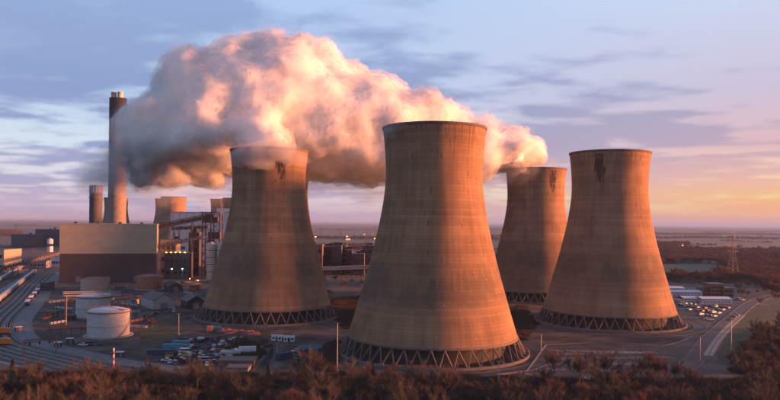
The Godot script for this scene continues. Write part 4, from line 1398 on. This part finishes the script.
# ---------- trees ----------
# A bare winter tree: trunk and limbs in one mesh, the twigs of its crown in another.
func grow(seed_at: int, tall: float, spread: float, twigs: int) -> Array:
	var r := RandomNumberGenerator.new()
	r.seed = seed_at
	var st := new_st()
	var trunk_h := tall * r.randf_range(0.28, 0.36)
	var base_r := tall * 0.018
	var lean := Vector3(r.randf_range(-0.05, 0.05), 1, r.randf_range(-0.05, 0.05)).normalized()
	var top := lean * trunk_h
	tube(st, Vector3(0, -0.3, 0), top * 0.5, base_r * 1.25, base_r * 0.9, 7, false)
	tube(st, top * 0.5, top, base_r * 0.9, base_r * 0.72, 7, false)
	var tips := []
	var nl := 7
	for k in nl:
		var az := TAU * (k + r.randf_range(-0.3, 0.3)) / nl
		var rise := r.randf_range(0.45, 1.35) if k else 2.6
		var d := Vector3(cos(az), rise, sin(az)).normalized()
		var l := tall * r.randf_range(0.3, 0.42) * (1.0 if k else 1.15)
		var from := lean * trunk_h * r.randf_range(0.72, 1.0)
		var bend := from + d * l * 0.5
		var d2 := (d + Vector3(0, 0.35, 0) + Vector3(r.randf_range(-0.2, 0.2), 0, r.randf_range(-0.2, 0.2))).normalized()
		d2 = Vector3(d2.x * spread, d2.y, d2.z * spread).normalized()
		var tip := bend + d2 * l * 0.62
		tube(st, from, bend, base_r * 0.5, base_r * 0.34, 5, false)
		tube(st, bend, tip, base_r * 0.34, base_r * 0.12, 5, false)
		for j in 7:
			var f := r.randf_range(0.25, 1.0)
			var p := from.lerp(bend, f * 2.0) if f < 0.5 else bend.lerp(tip, f * 2.0 - 1.0)
			var dd := (d2 + Vector3(r.randf_range(-1, 1), r.randf_range(-0.25, 0.8), r.randf_range(-1, 1))).normalized()
			var q := p + dd * tall * r.randf_range(0.12, 0.2)
			bar(st, p, q, base_r * 0.34)
			tips.append([p, q, dd])
		tips.append([bend, tip, d2])
	st.generate_normals()
	var wood := st.commit()
	# twigs: slender two-sided blades fanning from the branch ends
	var tw := new_st()
	for k in twigs:
		var b: Array = tips[r.randi() % tips.size()]
		var p: Vector3 = b[0].lerp(b[1], r.randf_range(0.2, 1.0))
		var d: Vector3 = (b[2] * 0.8 + Vector3(r.randf_range(-0.8, 0.8), r.randf_range(-0.25, 1.0), r.randf_range(-0.8, 0.8))).normalized()
		var l := tall * r.randf_range(0.06, 0.16)
		var w: Vector3 = d.cross(Vector3(r.randf_range(-1, 1), r.randf_range(-1, 1), r.randf_range(-1, 1))).normalized() * tall * r.randf_range(0.0011, 0.0022)
		tri(tw, p - w, p + d * l, p + w)
		if k % 2:
			var m: Vector3 = p + d * l * 0.4
			var d2: Vector3 = (d + Vector3(r.randf_range(-1, 1), r.randf_range(-0.2, 0.6), r.randf_range(-1, 1)) * 0.8).normalized()
			tri(tw, m - w * 0.7, m + d2 * l * 0.7, m + w * 0.7)
	tw.generate_normals()
	return [wood, tw.commit()]

func conifer(seed_at: int, tall: float) -> Array:
	var r := RandomNumberGenerator.new()
	r.seed = seed_at
	var st := new_st()
	tube(st, Vector3(0, -0.3, 0), Vector3(0, tall * 0.95, 0), tall * 0.02, tall * 0.004, 6, false)
	st.generate_normals()
	var tw := new_st()
	for k in 2200:
		var u := pow(r.randf(), 0.8)
		var y := tall * lerpf(0.08, 1.0, u)
		var reach := tall * 0.22 * (1.0 - u) * r.randf_range(0.5, 1.1) + 0.1
		var a := r.randf() * TAU
		var out := Vector3(cos(a), -0.15, sin(a))
		var p := Vector3(0, y, 0) + out * reach * r.randf_range(0.4, 1.0)
		var w := out.cross(Vector3(r.randf_range(-1, 1), 1, r.randf_range(-1, 1))).normalized() * tall * 0.012
		tri(tw, p - w, p + (out + Vector3(r.randf_range(-0.6, 0.6), r.randf_range(-0.4, 0.6), r.randf_range(-0.6, 0.6))) * tall * 0.045, p + w)
	tw.generate_normals()
	return [st.commit(), tw.commit()]

var tree_protos := []

func plant(kind: int, at: Vector3, sc: float, label: String, group: String, called := "bare_tree"):
	var p: Array = tree_protos[kind]
	var t := thing(called, label, "tree", at, rng.randf() * TAU, group)
	t.scale = Vector3(sc, sc * rng.randf_range(0.9, 1.12), sc)
	place("trunk", p[0], p[2], t)
	place("crown", p[1], p[3], t)

func inside(poly: PackedVector2Array, p: Vector3) -> bool:
	return Geometry2D.is_point_in_polygon(Vector2(p.x, p.z), poly)

func flat_poly(px: Array) -> PackedVector2Array:
	var out := PackedVector2Array()
	for p in pixels(px):
		out.append(Vector2(p.x, p.z))
	return out

func build_trees():
	var bark := mottled("bark", Color(0.08, 0.06, 0.05), Color(0.2, 0.16, 0.13), 3.0)
	var twig_cols := [Color(0.115, 0.05, 0.035), Color(0.075, 0.053, 0.04), Color(0.125, 0.072, 0.044), Color(0.066, 0.054, 0.034)]
	for k in 8:
		var g := grow(100 + k, [13.0, 14.5, 12.0, 15.5, 11.0, 13.5, 9.0, 14.0][k], [1.0, 1.25, 0.9, 1.1, 1.3, 1.0, 1.4, 0.8][k], 3200)
		tree_protos.append([g[0], g[1], bark, mat("twigs_%d" % (k % 4), twig_cols[k % 4], 0.9)])
	var cf := conifer(9, 10.0)
	tree_protos.append([cf[0], cf[1], bark, mat("needles", Color(0.02, 0.028, 0.014), 0.9)])
	for m in ["twigs_0", "twigs_1", "twigs_2", "twigs_3", "needles"]:
		mats[m].backlight_enabled = true
		mats[m].backlight = mats[m].albedo_color * 0.5
	var tone := ["reddish-brown", "grey-brown", "tan", "olive-brown"]
	# belt below the camera
	var spots := []
	for row in 8:
		var d := 196.0 + row * 13.5
		var half := d * 0.60
		var x := -half
		while x < half:
			var p := Vector3(x + rng.randf_range(-2.5, 2.5), 0, -d + rng.randf_range(-5, 5))
			x += rng.randf_range(6.4, 9.4)
			if row >= 5:
				# the far edge of the belt is ragged; leave the yards and roads open
				var px := MID_X + p.x / -p.z * FOCAL
				var keep := 0.0
				for q in [[0, 0.15], [120, 0.2], [200, 0.25], [300, 0.55], [350, 0.5], [420, 0.62], [480, 0.2], [545, 0.8], [620, 0.95], [690, 0.7], [740, 1.0], [800, 1.0]]:
					if px >= q[0]:
						keep = q[1]
				if rng.randf() > keep - 0.22 * (row - 5):
					continue
			spots.append(p)
	for p in spots:
		var k := rng.randi() % 8
		var px: float = MID_X + p.x / -p.z * FOCAL
		if px < 250 and rng.randf() < 0.5:
			k = 3 + 4 * (rng.randi() % 2)
		var big := 1.12 if px > 540 else (1.18 if px < 140 or (px > 280 and px < 450) else 0.92)
		plant(k, p, rng.randf_range(0.68, 1.1) * big, "bare %s tree in the belt below the cooling towers" % tone[k % 4], "trees of the belt below the towers")
	for q in [[299, 378], [304, 380], [309, 377], [268, 380], [150, 385], [12, 384], [690, 386], [372, 386], [90, 388]]:
		plant(8, ground_at(q[0], q[1]), rng.randf_range(0.6, 0.9), "dark evergreen tree among the bare trees of the belt", "evergreens in the tree belt", "evergreen_tree")
	# wood to the right of the access road
	var wood_poly := flat_poly([733, 372, 748, 345, 760, 332, 800, 328, 830, 372, 800, 384])
	var n := 0
	var tries := 0
	while n < 62 and tries < 3000:
		tries += 1
		var p := Vector3(rng.randf_range(90, 260), 0, -rng.randf_range(290, 480))
		if inside(wood_poly, p):
			var k := rng.randi() % 8
			plant(k, p, rng.randf_range(0.6, 1.0), "bare %s tree in the wood beside the access road" % tone[k % 4], "trees of the wood beside the access road")
			n += 1
	# loose trees about the works and beyond the car park
	for q in [[741, 298], [748, 297], [757, 294], [765, 293], [772, 291], [738, 292], [690, 284], [683, 281], [672, 279], [700, 282], [664, 277], [712, 281], [748, 288], [756, 287], [770, 285], [240, 346], [228, 350], [262, 352], [152, 330], [188, 322], [344, 290], [352, 284], [362, 288], [335, 282], [372, 281], [525, 320], [518, 312], [760, 306], [776, 302]]:
		plant(rng.randi() % 8, ground_at(q[0], q[1]), rng.randf_range(0.5, 0.9), "loose bare tree standing between buildings, yards and car parks", "loose trees about the works")
	# woods and hedges too far off to tell trunks apart
	var mm_sets := [[], [], [], []]
	var woods := [[648, 262, 690, 260, 740, 263, 800, 264, 800, 300, 775, 296, 745, 282, 712, 276, 735, 274, 715, 263, 648, 265, 1500], [642, 246.5, 700, 250, 760, 251, 800, 250, 800, 262, 740, 262, 700, 260, 645, 261, 1500], [655, 243.5, 690, 244, 690, 246.5, 650, 246.5, 260],
		[310, 247, 380, 247, 380, 250, 310, 250, 300], [312, 238, 390, 239, 390, 240.2, 312, 239, 260], [-30, 231, 22, 231, 22, 237, -30, 238, 500], [640, 238.6, 700, 237.6, 830, 240.2, 830, 241.0, 700, 238.6, 640, 239.6, 420], [480, 236, 560, 238, 560, 243, 480, 241, 300], [655, 278.5, 740, 279.5, 745, 283, 700, 283.5, 655, 281.5, 160]]
	for w in woods:
		var poly := flat_poly(w.slice(0, w.size() - 1))
		var lo := Vector2(1e9, 1e9)
		var hi := -lo
		for p in poly:
			lo = lo.min(p)
			hi = hi.max(p)
		var made := 0
		for k in 60000:
			if made >= w[w.size() - 1]:
				break
			var p := Vector3(rng.randf_range(lo.x, hi.x), 0, rng.randf_range(lo.y, hi.y))
			if inside(poly, p):
				mm_sets[rng.randi() % 4].append(p)
				made += 1
	# hedgerows across the plain
	for h in 46:
		var d := 1500.0 * pow(8.0, rng.randf())
		var x := rng.randf_range(-0.62, 0.62) * d
		var dir := Vector3(1, 0, rng.randf_range(-0.25, 0.25)) if rng.randf() < 0.7 else Vector3(0.3, 0, 1)
		var l := rng.randf_range(200, 800) * d / 3000.0
		if x < -300 and d < 2200:
			continue
		for k in int(l / 9.0):
			mm_sets[rng.randi() % 4].append(Vector3(x, 0, -d) + dir.normalized() * (k * 9.0 - l / 2) + Vector3(rng.randf_range(-3, 3), 0, rng.randf_range(-3, 3)))
	var far_root := Node3D.new()
	far_root.name = "distant_woods"
	add_child(far_root)
	tag(far_root, "distant bare woods and hedgerows spread over the plain", "woods", "", "stuff")
	for k in 4:
		var src: Array = tree_protos[k * 2]
		var joined := ArrayMesh.new()
		for j in 2:
			joined.add_surface_from_arrays(Mesh.PRIMITIVE_TRIANGLES, src[j].surface_get_arrays(0))
			joined.surface_set_material(j, src[2 + j])
		var mm := MultiMesh.new()
		mm.transform_format = MultiMesh.TRANSFORM_3D
		mm.mesh = joined
		mm.instance_count = mm_sets[k].size()
		for i in mm_sets[k].size():
			var s := rng.randf_range(0.8, 1.25)
			mm.set_instance_transform(i, Transform3D(Basis(Vector3.UP, rng.randf() * TAU).scaled(Vector3(s * 1.15, s * rng.randf_range(0.85, 1.15), s * 1.15)), mm_sets[k][i]))
		var mi := MultiMeshInstance3D.new()
		mi.name = "woodland"
		mi.multimesh = mm
		far_root.add_child(mi, true)
	# low scrub and brambles over the ground of the belt and wood
	var sc := new_st()
	var r := RandomNumberGenerator.new()
	r.seed = 77
	for k in 420:
		var p := Vector3(r.randf_range(-1.6, 1.6), r.randf_range(0, 0.5), r.randf_range(-1.6, 1.6))
		var d := Vector3(r.randf_range(-1, 1), r.randf_range(0.3, 1.4), r.randf_range(-1, 1)).normalized() * r.randf_range(0.6, 1.8)
		var w := d.cross(Vector3(r.randf_range(-1, 1), r.randf_range(-1, 1), r.randf_range(-1, 1))).normalized() * 0.05
		tri(sc, p - w, p + d, p + w)
	sc.generate_normals()
	var bush := sc.commit()
	bush.surface_set_material(0, mat("scrub", Color(0.07, 0.046, 0.03), 0.95))
	var mm := MultiMesh.new()
	mm.transform_format = MultiMesh.TRANSFORM_3D
	mm.mesh = bush
	var places := []
	for k in 5200:
		var d := rng.randf_range(185, 292)
		places.append(Vector3(rng.randf_range(-0.6, 0.6) * d, 0, -d))
	for k in 3000:
		var p := Vector3(rng.randf_range(90, 260), 0, -rng.randf_range(290, 480))
		if inside(wood_poly, p):
			places.append(p)
	for w in [[330, 300, 372, 296, 376, 318, 346, 330, 336, 320, 500], [486, 312, 524, 306, 536, 326, 520, 345, 500, 340, 500], [228, 352, 240, 340, 266, 350, 250, 364, 200], [306, 366, 324, 350, 338, 342, 330, 372, 250]]:
		var poly := flat_poly(w.slice(0, w.size() - 1))
		var low := Vector2(1e9, 1e9)
		var top := -low
		for q in poly:
			low = low.min(q)
			top = top.max(q)
		for k in w[w.size() - 1] * 2:
			var p := Vector3(rng.randf_range(low.x, top.x), -0.2, rng.randf_range(low.y, top.y))
			if inside(poly, p):
				places.append(p)
	mm.instance_count = places.size()
	for i in places.size():
		var s := rng.randf_range(0.7, 1.7)
		mm.set_instance_transform(i, Transform3D(Basis(Vector3.UP, rng.randf() * TAU).scaled(Vector3.ONE * s), places[i]))
	var mi := MultiMeshInstance3D.new()
	mi.name = "undergrowth"
	mi.multimesh = mm
	add_child(mi)
	tag(mi, "brown scrub and brambles covering the ground between the trees", "undergrowth", "", "stuff")

# ---------- the steam ----------
# Middle line of the drifting steam: column, row, half thickness (pixels), depth (metres) and how far it has thinned out.
var plume_line := [[550, 168, 2.5, 611, 2], [541, 164, 5, 610, 1], [524, 160, 12, 607, 0], [500, 157, 24, 602, 0], [470, 153, 37, 597, 0], [430, 147, 46, 590, 0], [390, 141, 52, 584, 0],
	[350, 132, 60, 578, 0], [310, 121, 70, 573, 0], [280, 117, 76, 568, 0], [240, 120, 70, 551, 0], [205, 124, 62, 536, 1], [176, 133, 48, 518, 2], [153, 148, 31, 500, 3], [134, 162, 19, 488, 5], [124, 170, 9, 482, 7]]
# Smaller puffs: steam lapping over the rims of two nearer towers.
var puffs := [[262, 148, 17.0, 472, 5], [255, 138, 18.0, 480, 3], [514, 172, 9.0, 588, 8], [522, 168, 7.0, 584, 8], [142, 178, 11.0, 492, 7], [168, 174, 17.0, 512, 5], [208, 174, 18.0, 534, 5]]
# Thin veils of steam rolling down over the rims: column, row, depth, width, height.
var veils := [[258, 149, 446, 34, 10], [284, 150, 450, 22, 9], [386, 131, 338, 12, 6], [396, 127, 334, 14, 5], [380, 138, 344, 9, 8], [512, 172, 586, 16, 9], [520, 169, 584, 18, 7], [508, 178, 590, 12, 11]]

func build_plume():
	var segs := []
	for i in plume_line.size() - 1:
		var q: Array = plume_line[i]
		var r: Array = plume_line[i + 1]
		segs.append([point_at(q[0], q[1], q[3]), point_at(r[0], r[1], r[3]), q[2] / FOCAL * q[3], r[2] / FOCAL * r[3], float(q[4]), float(r[4])])
	for q in puffs:
		var c := point_at(q[0], q[1], q[3])
		segs.append([c, c + Vector3(0.5, 0, 0), q[2], q[2], float(q[4]), float(q[4])])
	var cell := 3.2
	var lo := Vector3(-260, 66, -700)
	var hi := Vector3(156, 256, -320)
	var nx := int((hi.x - lo.x) / cell) + 1
	var ny := int((hi.y - lo.y) / cell) + 1
	var nz := int((hi.z - lo.z) / cell) + 1
	var bumps := []
	for q in [[56.0, 15.0, 1], [25.0, 9.0, 3], [12.0, 4.5, 7]]:
		var n := FastNoiseLite.new()
		n.noise_type = FastNoiseLite.TYPE_CELLULAR
		n.cellular_return_type = FastNoiseLite.RETURN_DISTANCE
		n.fractal_type = FastNoiseLite.FRACTAL_NONE
		n.frequency = 1.0 / q[0]
		n.seed = q[2]
		bumps.append([n, q[1]])
	var soft := FastNoiseLite.new()
	soft.frequency = 1.0 / 45.0
	soft.fractal_octaves = 4
	var f := PackedFloat32Array()
	f.resize(nx * ny * nz)
	var g := f.duplicate()
	var at := 0
	var sa := PackedVector3Array()
	var sd := PackedVector3Array()
	var inv := PackedFloat32Array()
	for q in segs:
		sa.append(q[0])
		sd.append(q[1] - q[0])
		inv.append(1.0 / (q[1] - q[0]).length_squared())
	f.fill(-99.0)
	g.fill(-99.0)
	var blk := 5
	var slack := cell * blk * 0.87 + 27.0
	for kb in range(0, nz, blk):
		for jb in range(0, ny, blk):
			for ib in range(0, nx, blk):
				var mid_p := lo + Vector3(ib + blk * 0.5, jb + blk * 0.5, kb + blk * 0.5) * cell
				var near := []
				for s in segs.size():
					var ap := mid_p - sa[s]
					var t := clampf(ap.dot(sd[s]) * inv[s], 0, 1)
					if maxf(segs[s][2], segs[s][3]) - (ap - sd[s] * t).length() > -slack:
						near.append(s)
				if near.is_empty():
					continue
				for k in range(kb, mini(kb + blk, nz)):
					for j in range(jb, mini(jb + blk, ny)):
						for i in range(ib, mini(ib + blk, nx)):
							var p := lo + Vector3(i, j, k) * cell
							var best := -99.0
							var fade := 0.0
							for s in near:
								var ap := p - sa[s]
								var t := clampf(ap.dot(sd[s]) * inv[s], 0, 1)
								var q: Array = segs[s]
								var c: float = lerpf(q[2], q[3], t) - (ap - sd[s] * t).length()
								if c > best:
									best = c
									var drop := -(ap - sd[s] * t).y / lerpf(q[2], q[3], t)
									fade = lerpf(q[4], q[5], t) + 13.0 * smoothstep(0.25, 1.0, drop)    # the steam thins out underneath
							if best > -26.0 and best < 44.0:
								var big: float = -bumps[0][0].get_noise_3dv(p) - 0.35
								var mid: float = -bumps[1][0].get_noise_3dv(p) - 0.35
								var tiny: float = -bumps[2][0].get_noise_3dv(p) - 0.35
								best += 15.0 * big + 8.5 * mid + 4.0 * tiny + 11.0 * soft.get_noise_3dv(p)
							at = (k * ny + j) * nx + i
							f[at] = best
							g[at] = best - fade
	var root := thing("steam_plume", "great pink plume of steam drifting from the cooling towers across the sky", "steam", Vector3.ZERO)
	for l in [[-5.0, 0.0025], [-2.0, 0.006]]:
		var fm := FogMaterial.new()
		fm.resource_name = "steam"
		fm.density = l[1]
		fm.albedo = Color(1, 1, 1)
		place("wisp", surface_net(f, nx, ny, nz, lo, cell, l[0]), fm, root)
	var thin_steam := FogMaterial.new()
	thin_steam.resource_name = "thin_steam"
	thin_steam.density = 0.024
	thin_steam.albedo = Color(1, 1, 1)
	for k in 34:
		var u := rng.randf()
		veils.append([lerpf(236, 302, u), 148 + 17.0 * pow(rng.randf(), 1.4), 451 - 13.0 * sin(u * PI) + rng.randf_range(-2, 4), rng.randf_range(7, 18), rng.randf_range(5, 13)])
	for q in veils:
		var v := FogVolume.new()
		v.name = "veil"
		v.shape = RenderingServer.FOG_VOLUME_SHAPE_ELLIPSOID
		v.size = Vector3(q[3], q[4], q[3] * 0.8)
		v.material = thin_steam
		v.position = point_at(q[0], q[1], q[2])
		v.rotation = Vector3(0, 0, rng.randf_range(-0.4, 0.4))
		root.add_child(v, true)
	# thin haze trailing off past the chimney and under the plume
	var haze_steam := FogMaterial.new()
	haze_steam.resource_name = "trailing_steam"
	haze_steam.density = 0.007
	haze_steam.albedo = Color(1, 1, 1)
	for k in 30:
		var v := FogVolume.new()
		v.name = "trail"
		v.shape = RenderingServer.FOG_VOLUME_SHAPE_ELLIPSOID
		var u := pow(rng.randf(), 0.8)
		var w := lerpf(24.0, 46.0, u)
		v.size = Vector3(w * 1.3, w * rng.randf_range(0.4, 0.7), w)
		v.material = haze_steam
		v.position = point_at(lerpf(90, 175, u) + rng.randf_range(-6, 6), lerpf(174, 160, u) + rng.randf_range(-20, 22) * lerpf(0.6, 1.0, u), lerpf(478, 510, u) + rng.randf_range(-8, 8))
		v.rotation = Vector3(0, 0, rng.randf_range(-0.2, 0.5))
		root.add_child(v, true)
	var torn := FastNoiseLite.new()
	torn.frequency = 1.0 / 13.0
	torn.fractal_octaves = 3
	for l in [[-1.0, 0.12], [0.6, 0.2], [2.2, 0.28], [4.2, 0.4], [7.5, 1.0]]:
		var sm := StandardMaterial3D.new()
		sm.resource_name = "steam_core"
		sm.albedo_color = Color(0.98, 0.98, 0.98, l[1])
		if l[1] < 1.0:
			sm.transparency = BaseMaterial3D.TRANSPARENCY_ALPHA
		sm.roughness = 1.0
		sm.metallic_specular = 0.0
		place("billow", surface_net(g, nx, ny, nz, lo, cell, l[0], torn), sm, root)

func surface_net(f: PackedFloat32Array, nx: int, ny: int, nz: int, lo: Vector3, cell: float, level: float, torn: FastNoiseLite = null) -> ArrayMesh:
	var verts := PackedVector3Array()
	var idx := PackedInt32Array()
	var nrms := PackedVector3Array()
	var last := f.size() - 1
	var cellv := {}
	var sy := nx
	var sz := nx * ny
	var corner := [0, 1, sy, sy + 1, sz, sz + 1, sz + sy, sz + sy + 1]
	var off := [Vector3(0, 0, 0), Vector3(1, 0, 0), Vector3(0, 1, 0), Vector3(1, 1, 0), Vector3(0, 0, 1), Vector3(1, 0, 1), Vector3(0, 1, 1), Vector3(1, 1, 1)]
	var edges := [[0, 1], [2, 3], [4, 5], [6, 7], [0, 2], [1, 3], [4, 6], [5, 7], [0, 4], [1, 5], [2, 6], [3, 7]]
	for k in nz - 1:
		for j in ny - 1:
			var row := k * sz + j * sy
			for i in nx - 1:
				var b := row + i
				var m := 0
				for q in 8:
					if f[b + corner[q]] > level:
						m |= 1 << q
				if m == 0 or m == 255:
					continue
				var sum := Vector3.ZERO
				var cnt := 0
				for e in edges:
					var a0: int = e[0]
					var a1: int = e[1]
					if ((m >> a0) & 1) != ((m >> a1) & 1):
						var v0 := f[b + corner[a0]] - level
						var v1 := f[b + corner[a1]] - level
						sum += off[a0].lerp(off[a1], v0 / (v0 - v1))
						cnt += 1
				cellv[b] = verts.size()
				var wide := 3
				nrms.append(-Vector3(f[mini(b + wide, last)] - f[maxi(b - wide, 0)], f[mini(b + wide * sy, last)] - f[maxi(b - wide * sy, 0)], f[mini(b + wide * sz, last)] - f[maxi(b - wide * sz, 0)]).normalized())
				verts.append(lo + (Vector3(i, j, k) + sum / cnt) * cell)
	for b in cellv:
		var in0 := f[b] > level
		# x, y and z edges from this corner
		for ax in 3:
			var s1: int = [1, sy, sz][ax]
			var u: int = [sy, sz, 1][ax]
			var v: int = [sz, 1, sy][ax]
			if (f[b + s1] > level) == in0:
				continue
			if not (cellv.has(b - u) and cellv.has(b - v) and cellv.has(b - u - v)):
				continue
			var q0: int = cellv[b]
			var q1: int = cellv[b - u]
			var q2: int = cellv[b - u - v]
			var q3: int = cellv[b - v]
			if in0:
				idx.append_array(PackedInt32Array([q0, q2, q1, q0, q3, q2]))
			else:
				idx.append_array(PackedInt32Array([q0, q1, q2, q0, q2, q3]))
	if torn:    # every sheet of steam is ragged in its own way
		torn.seed = int(level * 10.0) + 40
		for q in verts.size():
			verts[q] += nrms[q] * torn.get_noise_3dv(verts[q]) * 5.0
	var arr := []
	arr.resize(Mesh.ARRAY_MAX)
	arr[Mesh.ARRAY_VERTEX] = verts
	arr[Mesh.ARRAY_INDEX] = idx
	arr[Mesh.ARRAY_NORMAL] = nrms
	var am := ArrayMesh.new()
	am.add_surface_from_arrays(Mesh.PRIMITIVE_TRIANGLES, arr)
	return am
